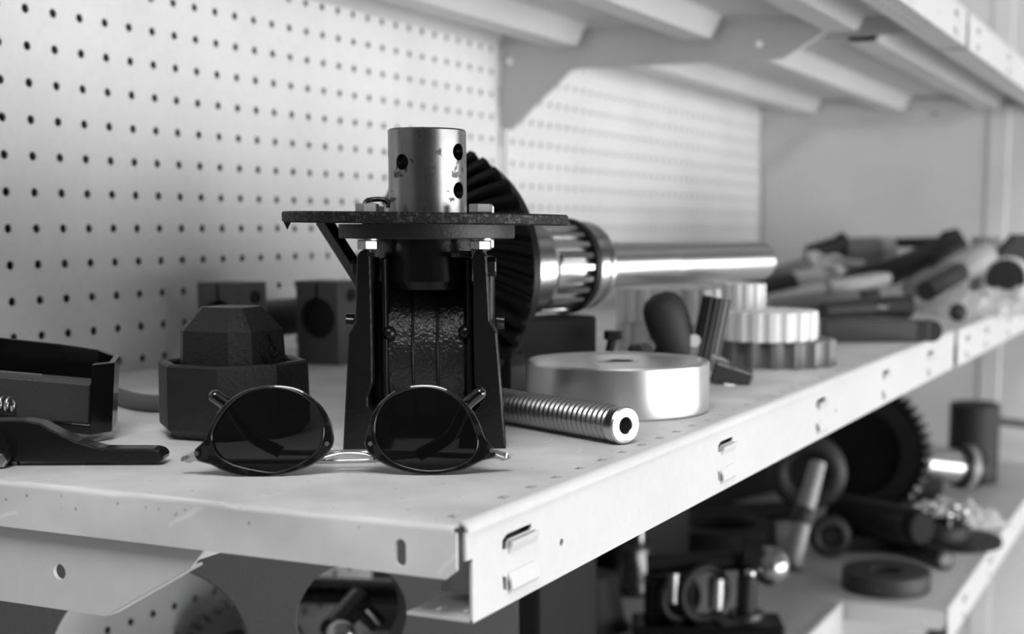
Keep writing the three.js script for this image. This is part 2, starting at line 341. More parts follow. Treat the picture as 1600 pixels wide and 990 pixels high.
function shelfBoard(label, x0, x1, yT, zF, o = {}) {
  const t = thing('shelf_board', label, 'shelf', [0, yT, 0], 0, 'white steel shelf boards'), th = 0.0012, B = 0.003, fl = 0.0205, lip = 0.0385;
  // top sheet with a row of small slots along the front
  const s = poly([[x0 + 0.0025, 0], [x1 - 0.0025, 0], [x1 - 0.0025, -(zF - B)], [x0 + 0.0025, -(zF - B)]]);
  const slots = o.slots || [], sz = zF - 0.0125; for (const x of slots) s.holes.push(slotHole(x0 + x - 0.003, -(sz + 0.002), x0 + x + 0.003, -(sz - 0.002)));
  const top = ext(s, th); top.rotateX(-PI / 2); top.translate(0, -th, 0);
  part('top_sheet', top, o.clean ? mat.shelfClean : mat.shelf, t);
  { const e0 = o.s0 || x0, e1 = o.s1 || x1; part('rear_flange', box(e1 - e0, fl, th), mat.shelfClean, t, [(e0 + e1) / 2, -fl / 2, 0.002]); }
  for (const [x, dir] of [[x0, -1], [x1, 1]]) {
    // bent side flange, chamfered at the front, with an upright oval slot
    const f = poly([[-0.004, -0.0025], [-(zF - 0.0022), -0.0025], [-(zF - 0.0022), -0.0165], [-(zF - 0.007), -fl], [-0.004, -fl]]);
    const ov = new THREE.Path(); ov.absarc(-(zF - 0.0262), -0.0092, 0.0023, 0, PI, false); ov.absarc(-(zF - 0.0262), -0.0150, 0.0023, PI, PI * 2, false); f.holes.push(ov);
    const g = ext(f, th); g.rotateY(PI / 2); g.translate(dir < 0 ? x : x - th, 0, 0);
    const bp = []; for (let k = 0; k <= 6; k++) { const a = k / 6 * PI / 2; bp.push([0.0025 * Math.cos(a), 0.0025 * Math.sin(a)]); } for (let k = 6; k >= 0; k--) { const a = k / 6 * PI / 2; bp.push([0.0013 * Math.cos(a), 0.0013 * Math.sin(a)]); }
    const c = new THREE.ExtrudeGeometry(poly(bp.map(([a, b]) => [dir * a, b])), { depth: zF - 0.007, bevelEnabled: false }); c.translate(dir < 0 ? x + 0.0025 : x - 0.0025, -0.0025, 0.003);
    part('side_flange', merge(g, boxUV(c)), o.clean ? mat.shelfClean : mat.shelf, t);
  }
  // front lip: rounded bend, flat face with hook slots, folded return at the bottom
  const lx0 = x0 + 0.0035, lx1 = x1 - 0.0035;
  const ls = poly([[lx0, -B], [lx1, -B], [lx1, -lip], [lx0 + 0.0045, -lip], [lx0 + 0.0045, -0.0135], [lx0, -0.0135]]);
  const tabs = o.tabs || [];
  for (const x of tabs) {
    const a = x0 + x;
    for (const P of [[[0, -0.0155], [0, -0.0118], [0.0035, -0.0098], [0.0245, -0.0098], [0.0255, -0.0112], [0.0245, -0.0124], [0.0065, -0.0124], [0.0045, -0.0138], [0.0043, -0.0158]], [[0, -0.0258], [0.0033, -0.0272], [0.0040, -0.0322], [0.0008, -0.0318]]]) { const L = new THREE.Path(); P.forEach(([u, w], i) => i ? L.lineTo(a + u, w) : L.moveTo(a + u, w)); L.closePath(); ls.holes.push(L); }
  }
  for (const x of (o.dots || [])) ls.holes.push(roundHole(x0 + x, -0.0238, 0.0017, 12));
  const face = ext(ls, th).translate(0, 0, zF - th);
  const bd = strip(bend(zF - B, -B, B, PI / 2, 0), th, lx0, lx1);
  const ret = poly([[lx0 + 0.0045, -(zF - 0.0002)], [lx1, -(zF - 0.0002)], [lx1, -(zF - 0.029)], [lx0 + 0.0045, -(zF - 0.029)]]);
  for (let x = x0 + 0.017; x < x1 - 0.03; x += 0.025) { ret.holes.push(slotHole(x, -(zF - 0.010), x + 0.0055, -(zF - 0.0065))); ret.holes.push(slotHole(x - 0.002, -(zF - 0.021), x + 0.0035, -(zF - 0.0175))); }
  const rg = ext(ret, th); rg.rotateX(-PI / 2); rg.translate(0, -lip, 0);
  const fp = part('front_lip', merge(face, bd), o.clean ? mat.shelfClean : mat.shelfClean, t);
  part('return_fold', rg, mat.shelfClean, t);
  part('added_slot_backing', box(lx1 - lx0 - 0.026, 0.026, 0.020), mat.bareSteel, t, [(lx0 + lx1) / 2 + 0.011, -0.0205, zF - 0.0150]);  // added backing that keeps the lip and top slots dark
  for (const x of tabs) {
    part('hook_tab', strip([[zF + 0.0012, -0.0130], [zF + 0.0009, -0.0145], [zF - 0.0006, -0.0176]], 0.001, x0 + x + 0.0048, x0 + x + 0.0288), mat.shelfClean, fp);
    part('hook_tab', strip([[zF - 0.0006, -0.0262], [zF + 0.0009, -0.0292], [zF + 0.0012, -0.0318], [zF - 0.0004, -0.0338]], 0.001, x0 + x + 0.0044, x0 + x + 0.0288), mat.shelfClean, fp);
  }
  // stiffening channels under the sheet
  for (const [z, h] of (o.channels || [[0.102, 0.025], [0.258, 0.025], [0.414, 0.025]])) {
    const p = [[z + 0.014, -0.0013], [z + 0.012, -0.002], [z, -h], [z - 0.030, -h], [z - 0.042, -0.002], [z - 0.044, -0.0013]];
    part('stiffener', strip(p.reverse(), 0.0012, o.s0 || x0 + 0.012, o.s1 || x1 - 0.012), mat.shelfClean, t);
  }
  return t;
}
const slotRow = [0.0165]; for (let x = 0.0571; x < 1.04; x += 0.025) slotRow.push(x);
const JX = 1.062;
shelfBoard('white steel middle shelf board with a dirty top, carrying the gearbox and sunglasses', 0, JX - 0.002, 0, 0.51, { slots: slotRow, tabs: [0.032, 0.290, 0.499, 0.71, 0.91], dots: [0.0858, 0.555], channels: [[0.102, 0.025], [0.225, 0.025], [0.361, 0.0345]], s1: 0.985 });
shelfBoard('white steel middle shelf board with the heap of brushes and tools', JX + 0.002, 2.008, 0, 0.512, { tabs: [0.06, 0.2, 0.4], dots: [0.15] });
shelfBoard('white steel upper shelf board above the gearbox, seen from below', 0, JX - 0.008, 0.331, 0.512, { clean: true, s1: 0.985, tabs: [0.25, 0.5, 0.75, 0.98], dots: [0.9] });
shelfBoard('white steel upper shelf board beside the end wall, seen from below', JX - 0.002, 2.008, 0.331, 0.512, { clean: true, s1: 1.985, tabs: [0.06, 0.3, 0.5], dots: [0.2] });
shelfBoard('white steel bottom shelf board, shallower, carrying the plate with two holes', 0, 1.02, -0.297, 0.408, { clean: true, s1: 0.985, tabs: [0.9], dots: [0.975], slots: [0.86, 0.885, 0.91, 0.935, 0.96, 0.985], channels: [[0.085, 0.025], [0.2, 0.025], [0.315, 0.025]] });
shelfBoard('white steel bottom shelf board, deeper, carrying the dark ring and toothed discs', 1.026, 2.008, -0.297, 0.519, { clean: true, tabs: [0.1, 0.3], dots: [0.04], slots: [0.05, 0.1, 0.15, 0.2] });
function bracket(label, x, yT) {
  const t = thing('shelf_bracket', label, 'bracket', [x, yT, 0], 0, 'sloping steel shelf brackets');
  const s = poly([[0, -0.1115], [-0.0135, -0.1125], [-0.0905, -0.0480], [-0.331, -0.0478], [-0.378, -0.0215], [-0.386, -0.0125], [-0.386, -0.0035], [0, -0.0035]].map(([a, b]) => [a - 0.001, b]));
  for (const [z, y, r] of [[0.307, -0.031, 0.0035], [0.256, -0.018, 0.0035], [0.012, -0.036, 0.0035]]) s.holes.push(roundHole(-z, y, r));
  const g = ext(s, 0.0018); g.rotateY(PI / 2); part('plate', g, mat.shelfClean, t);
  part('fold', bar([0.004, -0.0475, 0.332], [0.004, -0.0215, 0.3785], 0.0075, 0.0012), mat.shelfClean, t);
  for (const y of [-0.03, -0.08]) part('hook', rbox(0.003, 0.014, 0.012, 0.001), mat.shelfClean, t, [0.001, y, -0.004]);
  return t;
}
bracket('white steel bracket with a round hole under the end of the middle shelf board', 0.006, -0.0085);
bracket('white steel bracket under the upper shelf board, hooked into the upright between panels', 0.9985, 0.331);
bracket('white steel bracket under the upper shelf board, against the end wall', 1.995, 0.331);
bracket('white steel bracket under the bottom shelf boards', 0.9985, -0.31);
bracket('white steel bracket under the middle board, hooked into the upright between panels', 0.9985, -0.003);

// ------------------------------------------------------------------ gearbox
{
  const o = under(663, 0.685); const t = thing('gearbox', 'black cast gearbox on two legs with a round flange and upright steel tube', 'gearbox', o, CR + 0.06);
  const U = 0.001;
  const legP = [[-40, 0], [-35.9, 57.5], [-32.6, 63.5], [-31.2, 95], [-29.5, 97.4], [-25.8, 97.4], [-24.6, 95], [-24.4, 67], [-24.6, 33], [-26, 29.5], [-27.2, 26], [-27, 21.5], [-24.5, 18.5], [-20.5, 17], [-17.5, 12], [-16.5, 0]];
  for (const sgn of [1, -1]) {
    const s = new THREE.Shape(); const P = legP.map(([x, y]) => [sgn * x * U + (sgn < 0 ? 0.0003 : 0), y * U]); P.forEach(([x, y], i) => i ? s.lineTo(x, y) : s.moveTo(x, y)); s.closePath();
    part('leg', ext(s, 0.022, 0.0009).translate(0, 0, -0.022), mat.black, t);
  }
  part('cross_brace', rbox(0.048, 0.016, 0.02, 0.002), mat.black, t, [0, 0.010, -0.045]);
  part('drum', (() => { const g = lathe([[0.0, -0.021], [0.036, -0.021], [0.0385, -0.0185], [0.0385, 0.0185], [0.036, 0.021], [0, 0.021]], 72, 0.7); g.rotateZ(PI / 2); return g; })(), mat.blackCast, t, [0.001, 0.046, -0.0465]);
  for (const x of [-0.0056, 0.0066]) part('rib', (() => { const g = new THREE.TorusGeometry(0.0385, 0.0008, 8, 72); g.rotateY(PI / 2); return boxUV(g); })(), mat.black, t, [x, 0.046, -0.0465]);
  for (const x of [-0.0192, 0.0224]) part('side_plate', rbox(0.0026, 0.075, 0.072, 0.001), mat.black, t, [x, 0.0565, -0.043]);
  for (const x of [-0.0265, 0.0285]) part('side_wall', rbox(0.011, 0.086, 0.050, 0.002), mat.black, t, [x, 0.051, -0.050]);
  for (const [x, y] of [[-0.0172, 0.057], [0.0204, 0.0575]]) part('boss', boxUV(new THREE.SphereGeometry(0.0036, 20, 14)), mat.black, t, [x, y, -0.0085]);
  part('neck', lathe([[0, 0.078], [0.027, 0.078], [0.029, 0.082], [0.027, 0.104], [0, 0.104]], 48), mat.black, t, [0.0005, 0, -0.04]);
  part('lower_flange', lathe([[0, 0.1032], [0.0440, 0.1032], [0.0446, 0.1038], [0.0446, 0.1103], [0, 0.1103]], 72), mat.blackRough, t, [0.0005, 0, -0.037]);
  const fl = part('flange_plate', (() => { const g = lathe([[0, 0], [0.0712, 0], [0.0722, 0.0008], [0.0722, 0.0048], [0.0714, 0.0055], [0, 0.0055]], 96, 0.7); return g; })(), mat.rusty, t, [0.0003, 0.1104, -0.037], [0, 0, -0.009], 'rough worn round steel plate');
  part('burr', (() => { const g = new THREE.ConeGeometry(0.0022, 0.0046, 10); g.rotateX(PI); return boxUV(g); })(), mat.rusty, fl, [-0.0698, -0.0015, 0.004]);
  // tube with three cross holes
  const ev = new Evaluator(); ev.attributes = ['position', 'normal', 'uv'];
  const R = 0.0197, H = 0.0418, wall = 0.0042;
  const prof = [[R - wall, 0], [R, 0], [R, H - 0.0008], [R - 0.0008, H], [R - wall + 0.0006, H], [R - wall, H - 0.0006], [R - wall, 0]];
  const bg = new THREE.LatheGeometry(prof.map(([a, b]) => v2(a, b)), 96); let tb = new Brush(creased(bg, 0.5)); tb.updateMatrixWorld();
  for (const [ang, y, r] of [[-36, 0.0249, 0.0039], [56, 0.0302, 0.0042], [56, 0.0112, 0.0042]]) {
    const a = ang * PI / 180, c = new Brush(new THREE.CylinderGeometry(r, r, 0.016, 28)); c.geometry.rotateX(PI / 2); c.rotation.y = a; c.position.set(Math.sin(a) * R, y, Math.cos(a) * R); c.updateMatrixWorld(); tb = ev.evaluate(tb, c, SUBTRACTION);
  }
  part('upright_tube', roundUV(tb.geometry, R), mat.tubeSteel, t, [0.001, 0.1160, -0.037], [0, 0, 0], 'machined steel tube with cross holes and rust spots');
  part('added_tube_plug', lathe([[0, 0], [0.0156, 0], [0.0156, 0.003], [0, 0.003]], 48), mat.tubeSteel, t, [0.001, 0.1530, -0.037]);  // unseen plug added to keep light out of the tube holes
  // flange bolts, nuts and washers
  for (const [x, z, turn] of [[-0.0268, -0.010, 0.35], [0.0286, -0.010, 0.30], [-0.0268, -0.064, 0.1], [0.0286, -0.064, 0.6]]) {
    part('bolt_head', hex(0.0103, 0.0044), mat.zinc, t, [x, 0.1159, z], [0, turn, 0], 'zinc hexagon bolt head');
    part('bolt_shank', threaded(0.0029, 0.0005, 0.0011, 0.02, 18), mat.darkSteel, t, [x, 0.0965, z]);
    part('washer', lathe([[0.003, 0], [0.0056, 0], [0.0056, 0.001], [0.003, 0.001]], 28), mat.zinc, t, [x, 0.1026, z]);
    part('nut', hex(0.0095, 0.0046, 0.0028), mat.zinc, t, [x, 0.0979, z], [0, turn + 0.1, 0], 'zinc hexagon nut');
  }
  part('clip', tube([[-0.030, 0.1165, -0.031], [-0.030, 0.1212, -0.032], [-0.027, 0.1226, -0.034], [-0.0205, 0.1224, -0.034], [-0.0188, 0.1208, -0.034], [-0.0189, 0.1185, -0.034]], 0.0013, 24, 8), mat.darkSteel, t);
  part('gusset_arm', bar([-0.0575, 0.1135, -0.072], [-0.034, 0.078, -0.060], 0.0085, 0.006), mat.black, t);
  for (const [x, y, s] of [[-0.0355, 0.0885, -1], [0.0332, 0.0895, 1]]) part('side_bolt', (() => { const g = hex(0.0085, 0.0042); g.rotateZ(-s * PI / 2); return g; })(), mat.darkSteel, t, [s < 0 ? -0.0313 : 0.0316, y, -0.018]);
  part('lug', rbox(0.0105, 0.0032, 0.004, 0.0008), mat.rusty, t, [0.0188, 0.0958, -0.0075]);
  for (const [x, y] of [[-0.0385, 0.0612], [0.0375, 0.0612]]) part('dowel', rod([x - 0.002, y, -0.03], [x + 0.002, y, -0.03], 0.004), mat.darkSteel, t);
}

// ------------------------------------------------------------------ bevel gear on its shaft
{
  const c = atD(709, 425, 0.918);
  const t = thing('bevel_gear', 'large black conical gear with splined hub and long polished shaft behind the gearbox', 'gear', [c.x, 0.0810, c.z], CR - 0.72);
  part('gear_body', (() => { const g = lathe([[0, -0.018], [0.055, -0.018], [0.0735, -0.007], [0.0745, 0.0], [0.044, 0.030], [0.024, 0.030], [0.024, 0.012], [0, 0.012]], 84, 0.4); g.rotateX(PI / 2); return g; })(), mat.black, t);
  const n = 40, V = [];
  // one curved tooth: sections from the big end to the small end
  const pos = [], idx = [], S = 6;
  for (let i = 0; i <= S; i++) {
    const u = i / S, r = 0.0742 - 0.0302 * u, z = 0.0302 * u * 0.98, tw = 0.20 * u, hgt = 0.0078 * (1 - 0.35 * u), wb = 0.0050 * (1 - 0.38 * u), wt = 0.0021 * (1 - 0.38 * u);
    for (const [w, h] of [[-wb, -0.001], [-wt, hgt], [wt, hgt], [wb, -0.001]]) { const rr = r + h * 0.72, zz = z + h * 0.69, a = tw + w / r; pos.push(rr * Math.cos(a), rr * Math.sin(a), zz); }
  }
  for (let i = 0; i < S; i++) for (let k = 0; k < 3; k++) { const a = i * 4 + k, b = a + 4; idx.push(a, a + 1, b, b, a + 1, b + 1); }
  idx.push(0, 2, 1, 0, 3, 2); const e = S * 4; idx.push(e, e + 1, e + 2, e, e + 2, e + 3);
  let tg = new THREE.BufferGeometry(); tg.setAttribute('position', new THREE.Float32BufferAttribute(pos, 3)); tg.setIndex(idx); tg = creased(tg, 0.5); tg = boxUV(tg);
  for (let i = 0; i < n; i++) part('tooth', tg, mat.black, t, [0, 0, 0], [0, 0, i / n * 2 * PI]);
  const L = (p, m, nm, l) => part(nm, (() => { const g = lathe(p, 72, 0.2); g.rotateX(PI / 2); return g; })(), m, t, null, null, l);
  L([[0, -0.070], [0.0270, -0.070], [0.0335, -0.068], [0.0345, -0.064], [0.0345, -0.015], [0, -0.015]], mat.steel, 'hub', 'bright turned hub');
  part('spline', ext(gearShape(24, 0.0325, 0.0285, 0, 0.42, 0.36), 0.036, 0.0006).translate(0, 0, -0.106), mat.steel, t, null, null, 'bright splined section');
  L([[0, -0.111], [0.0342, -0.111], [0.0342, -0.106], [0, -0.106]], mat.castIron, 'dark_ring');
  L([[0, -0.130], [0.0312, -0.130], [0.0318, -0.129], [0.0318, -0.125], [0.0308, -0.124], [0.0308, -0.122], [0.0318, -0.121], [0.0318, -0.1115], [0, -0.1115]], mat.steel, 'collar');
  L([[0, -0.356], [0.0145, -0.356], [0.0160, -0.354], [0.0164, -0.226], [0.0160, -0.225], [0.0160, -0.223], [0.0164, -0.222], [0.0170, -0.130], [0, -0.130]], mat.brightSteel, 'shaft', 'polished steel shaft');
  for (let i = 0; i < 6; i++) { const a = i / 6 * 2 * PI + 0.2; part('hub_bolt', rod([0.030 * Math.cos(a), 0.030 * Math.sin(a), -0.072], [0.030 * Math.cos(a), 0.030 * Math.sin(a), -0.067], 0.0032), mat.castIron, t); }
  const w = v3(0, 0, -0.080).applyAxisAngle(v3(0, 1, 0), CR - 0.72);
  single('added_hub_block', 'near-black block added to prop the splined hub and fill the dark gap below it', 'block', rbox(0.036, 0.0452, 0.088, 0.003), mat.shadeBlack, [c.x + w.x, 0.0229, c.z + w.z], CR - 0.72);  // added prop, its near-black stands in for shade under the hub
}

// ------------------------------------------------------------------ sunglasses, folded, resting on their brow line
{
  const D0 = 0.611, PX = 545, sc = F / D0; const o = under(PX, D0);
  const t = thing('sunglasses', 'folded sunglasses with dark oval lenses and tortoiseshell rims in front of the gearbox', 'sunglasses', o, CR + 0.06);
  const tilt = new THREE.Matrix4().makeRotationX(-0.14);
  const q = (x, y) => [(x - PX) / sc, (744 - y) / (sc * 0.985)];
  const zl = (a, ox, oy) => a.map(([x, y]) => q(ox + 0.1625 * x, oy + 0.1625 * y));
  const LI = [[330, 560], [400, 390], [590, 190], [770, 118], [950, 105], [1150, 155], [1300, 270], [1380, 420], [1390, 560], [1350, 680], [1200, 810], [940, 905], [700, 880], [500, 820], [370, 720]];
  const LO = [[310, 480], [400, 320], [590, 160], [770, 100], [950, 85], [1150, 120], [1330, 240], [1430, 380], [1475, 520], [1482, 640], [1430, 730], [1300, 830], [1100, 910], [850, 955], [600, 940], [430, 890], [330, 835], [190, 785], [165, 700], [250, 610]];
  const RI = [[275, 520], [300, 370], [400, 220], [560, 140], [750, 105], [920, 135], [1080, 230], [1190, 380], [1255, 550], [1262, 680], [1200, 790], [1050, 870], [850, 905], [620, 880], [430, 800], [320, 680]];
  const RO = [[200, 540], [260, 350], [400, 190], [560, 110], [750, 85], [930, 110], [1080, 195], [1210, 320], [1290, 470], [1340, 600], [1425, 705], [1440, 770], [1300, 815], [1150, 890], [950, 940], [750, 945], [520, 900], [350, 830], [210, 720], [180, 630]];
  for (const [I, O, ox] of [[LI, LO, 280], [RI, RO, 540]]) {
    const s = splineShape(zl(O, ox, 590)), h = splineShape(zl(I, ox, 590)); s.holes.push(new THREE.Path(h.getPoints()));
    const g = ext(s, 0.0034, 0.0006).translate(0, 0, -0.0034); g.applyMatrix4(tilt);
    const rim = part('rim', g, mat.frame, t, null, null, 'tortoiseshell rim with clear shiny edge');
    // thin curved lens
    const lg = new THREE.ShapeGeometry(h, 24); const le = ext(h, 0.0016).translate(0, 0, -0.0026); le.applyMatrix4(tilt);
    part('lens', le, mat.lens, t, null, null, 'dark tinted lens');
    // bright bead between rim and lens
    const P = zl(I, ox, 590).map(([x, y]) => v3(x, y, 0.0001)); const bg = new THREE.TubeGeometry(new THREE.CatmullRomCurve3(P, true, 'centripetal'), 120, 0.00034, 6, true); bg.applyMatrix4(tilt);
    part('rim_bead', boxUV(bg), mat.frame, rim);
  }
  const P3 = (x, y, z) => { const [a, b] = q(x, y); return v3(a, b, z).applyMatrix4(tilt); };
  part('bridge', merge(tube([P3(507, 716, -0.002), P3(528, 711, -0.003), P3(545, 710, -0.003), P3(563, 711, -0.003), P3(584, 716, -0.002)], 0.0013, 20, 10)), mat.zinc, t, null, null, 'silver metal bridge');
  for (const [x, y] of [[511.5, 694], [578.5, 694.5], [311, 707.5], [768, 706]]) part('screw', (() => { const g = new THREE.CylinderGeometry(0.0010, 0.0010, 0.0012, 14); g.rotateX(PI / 2); g.translate(0, 0, 0.0002); const [a, b] = q(x, y); g.translate(a, b, 0); g.applyMatrix4(tilt); return boxUV(g); })(), mat.zinc, t);
  for (const [x0, x1, sg] of [[288, 312, -1], [792, 768, 1]]) part('hinge', merge(bar(P3(x1, 709, -0.002), P3(x0 + sg * -3, 717, -0.006), 0.003, 0.003), rod(P3(x0, 714, -0.005), P3(x0 + 2 * sg, 720, -0.005), 0.0013, 0.0013, 12), rod(P3(x0 - 4 * sg, 711, -0.005), P3(x0 - 4 * sg, 718, -0.005), 0.0016, 0.0016, 12)), mat.zinc, t, null, null, 'silver hinge');
  // folded temples: slim metal bars with acetate tips that turn up
  const W = (x, y, z) => { const [a, b] = q(x, y); return v3(a, b, z); };
  part('temple', merge(tube([W(294, 717, -0.006), W(330, 724, -0.009), W(480, 727, -0.011), W(580, 726, -0.012), W(650, 720, -0.013)], 0.0011, 40, 8), tube([W(790, 717, -0.006), W(740, 720, -0.010), W(600, 717, -0.0155), W(500, 717, -0.0165), W(430, 716, -0.017)], 0.0013, 40, 8)), mat.zinc, t, null, null, 'slim silver temple arms');
  for (const [a, b, c, d] of [[[650, 720], [700, 690], [728, 640], [748, 622]], [[430, 716], [385, 690], [352, 645], [330, 627]]]) {
    const z = a[0] > 600 ? -0.0135 : -0.0175, cv = new THREE.CatmullRomCurve3([W(...a, z), W(...b, z), W(...c, z), W(...d, z)]);
    const g = new THREE.TubeGeometry(cv, 30, 0.0029, 12); part('temple_tip', boxUV(g), mat.frame, t); part('tip_end', boxUV(new THREE.SphereGeometry(0.0029, 16, 12)), mat.frame, t, W(...d, z).toArray());
  }
}

// ------------------------------------------------------------------ machined disc, threaded rod
{
  const t = thing('machined_disc', 'thick bare aluminium disc with a small centre bore beside the threaded rod', 'disc', under(965, 0.836), CR);
  part('body', lathe([[0.0095, 0.0], [0.054, 0], [0.0552, 0.0012], [0.0552, 0.0290], [0.0542, 0.0302], [0.0505, 0.0302], [0.0495, 0.0292], [0.012, 0.0292], [0.0105, 0.0285], [0.0095, 0.0285], [0.0095, 0]], 120, 0.4), mat.aluminium, t);
  part('bore_rim', lathe([[0.0095, 0.0280], [0.0115, 0.0280], [0.0118, 0.0296], [0.0095, 0.0296]], 40), mat.aluminium, t);
}
{
  const a = atD(977, 668, 0.700), b = atD(785, 627, 0.777); a.y = b.y = 0.0098; const d = b.clone().sub(a).normalize(), L = 0.118;
  const t = thing('threaded_rod', 'thick threaded steel rod with a drilled end lying in front of the disc', 'rod', a, Math.atan2(d.x, d.z));
  const g = threaded(0.0097, 0.0015, 0.0039, L - 0.006, 48, 12); g.rotateX(PI / 2); g.translate(0, 0, 0.006);
  part('thread', g, mat.rodSteel, t);
  part('end_face', (() => { const k = lathe([[0.0042, 0.03], [0.0042, 0], [0.0046, -0.0004], [0.0088, -0.0004], [0.0096, 0.0006], [0.0096, 0.006], [0.0042, 0.006]], 56, 0.4); k.rotateX(PI / 2); return k; })(), mat.zinc, t, null, null, 'bright drilled end face');
  part('end_cap', (() => { const k = new THREE.CircleGeometry(0.0093, 32); k.translate(0, 0, L); return boxUV(k); })(), mat.steel, t);
  part('bore_bottom', (() => { const k = new THREE.CircleGeometry(0.0045, 24); k.rotateY(PI); k.translate(0, 0, 0.025); return boxUV(k); })(), mat.rodSteel, t);
}
// ------------------------------------------------------------------ octagonal collar and the plug sitting in it
function octShape(R, ang0, inner) { const s = new THREE.Shape(); for (let i = 0; i < 8; i++) { const a = (ang0 + 45 * i) * PI / 180; i ? s.lineTo(R * Math.cos(a), R * Math.sin(a)) : s.moveTo(R * Math.cos(a), R * Math.sin(a)); } s.closePath(); return s; }
function prism(sections) { // stacked polygons [[pts, y], ...] joined by walls, open loops closed by caps
  const pos = [], idx = [], n = sections[0][0].length;
  for (const [P, y] of sections) for (const [x, z] of P) pos.push(x, y, z);
  for (let k = 0; k < sections.length - 1; k++) for (let i = 0; i < n; i++) { const a = k * n + i, b = k * n + (i + 1) % n; idx.push(a, a + n, b, b, a + n, b + n); }
  const c0 = pos.length / 3; pos.push(0, sections[0][1], 0); for (let i = 0; i < n; i++) idx.push(c0, i, (i + 1) % n);
  const m = sections.length - 1, c1 = c0 + 1; pos.push(0, sections[m][1], 0); for (let i = 0; i < n; i++) idx.push(c1, m * n + (i + 1) % n, m * n + i);
  let g = new THREE.BufferGeometry(); g.setAttribute('position', new THREE.Float32BufferAttribute(pos, 3)); g.setIndex(idx); return boxUV(creased(g, 0.25));
}
const ring8 = (R, a0 = 12, n = 8) => { const o = []; for (let i = 0; i < n; i++) { const a = (a0 + 360 / n * i) * PI / 180; o.push([R * Math.cos(a), R * Math.sin(a)]); } return o; };
const octC = under(368, 0.738);
{
  const t = thing('octagonal_collar', 'dark cast octagonal collar with chamfered foot behind the left sunglasses lens', 'collar', octC, CR + 0.26);
  const rev = a => a.map(([x, z]) => [x, -z]).reverse();
  const S = (R, y) => [ring8(R, 12).map(([x, z]) => [x, z]), y];
  part('body', prism([S(0.0335, 0), S(0.0395, 0.0055), S(0.0398, 0.007), S(0.0392, 0.0378), S(0.0378, 0.0390), S(0.0345, 0.0390), S(0.0335, 0.0380), S(0.0325, 0.0250)]), mat.castIron, t);
}
{
  const t = thing('square_plug', 'dark cast square plug with clipped corners and raised marks sitting in octagonal collar', 'plug', [octC.x, 0.0252, octC.z], CR - 0.385);
  const sq = (h, c) => [[h, -c], [h, c], [c, h], [-c, h], [-h, c], [-h, -c], [-c, -h], [c, -h]];
  part('body', prism([[sq(0.0225, 0.0135), 0], [sq(0.0235, 0.0145), 0.0015], [sq(0.0222, 0.0140), 0.0300], [sq(0.0130, 0.0082), 0.0420]]), mat.castIron, t);
  // raised casting marks on the face beside the clipped corner
  const mk = (g, u, w, r) => part('raised_mark', boxUV(g), mat.castIron, t, [0.0230 + (0.012 - w) * 0.02, w, u], [0, PI / 2, r || 0]);
  mk(new THREE.TorusGeometry(0.0027, 0.0005, 6, 20), -0.004, 0.019);
  mk(new THREE.BoxGeometry(0.0008, 0.006, 0.001), 0.002, 0.014, 0.5); mk(new THREE.BoxGeometry(0.0008, 0.006, 0.001), 0.0045, 0.0145, 0.5);
  mk(new THREE.BoxGeometry(0.0008, 0.0065, 0.001), -0.005, 0.012, 0.7); mk(new THREE.BoxGeometry(0.0008, 0.0065, 0.001), -0.005, 0.012, -0.7);
  mk(new THREE.BoxGeometry(0.0008, 0.006, 0.001), -0.002, 0.0255, 0.4);
}
{ // second collar half hidden by the gearbox
  const t = thing('octagonal_collar', 'small dark octagonal cap between the gearbox and the aluminium disc', 'collar', under(782, 0.93), CR);
  const S = (R, y) => [ring8(R, 20), y];
  part('body', prism([S(0.0185, 0), S(0.0195, 0.0015), S(0.0195, 0.0180), S(0.0165, 0.0250)]), mat.castIron, t);
}

// ------------------------------------------------------------------ split clamp blocks with shaft at the back
{
  const s = new THREE.Shape(), dl = 0.0737; s.moveTo(-0.0195, 0); s.lineTo(0.0195, 0); s.lineTo(0.0195, 0.066); s.lineTo(0.0012, 0.066); s.lineTo(0.0012, 0.0528);
  s.absarc(0, 0.0365, 0.0163, PI / 2 - dl, PI / 2 + dl - 2 * PI, true); s.lineTo(-0.0012, 0.066); s.lineTo(-0.0195, 0.066); s.closePath();
  const g = ext(s, 0.034, 0.0004, 1, 40); g.rotateY(-PI / 2); g.translate(0.034, 0, 0);
  const put = (px, dep, label) => {
    const t = thing('split_clamp_block', label, 'clamp block', under(px, dep), 0, 'split shaft clamp blocks'); t.position.x -= 0.0;
    part('body', g, mat.blockGrey, t);
    part('clamp_screw', (() => { const k = lathe([[0, 0.0002], [0.0022, 0.0002], [0.0022, 0.0022], [0.0050, 0.0022], [0.0050, 0]].reverse(), 24); k.rotateX(PI / 2); return k; })(), mat.castIron, t, [0.0195, 0.0545, 0.0193]);
    return t;
  };
  const b2 = put(497, 1.098, 'grey split clamp block with an added dark shaft in its bore beside the gearbox');
  single('round_shaft', 'short dark round shaft added to darken the bore of the clamp block beside the gearbox', 'shaft', (() => { const k = cyl(0.0157, 0.032, 48); k.rotateZ(PI / 2); return k; })(), mat.castIron, [b2.position.x + 0.022, 0.0362, b2.position.z]);  // added shaft, gives this bore the dark of deep shade
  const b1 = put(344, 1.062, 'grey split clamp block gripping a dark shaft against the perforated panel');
  const p = b1.position; single('round_shaft', 'dark round shaft lying in the bore of the clamp block by the panel', 'shaft', (() => { const k = cyl(0.0150, 0.15, 48); k.rotateZ(PI / 2); return k; })(), mat.castIron, [p.x + 0.083, 0.0352, p.z]);
}
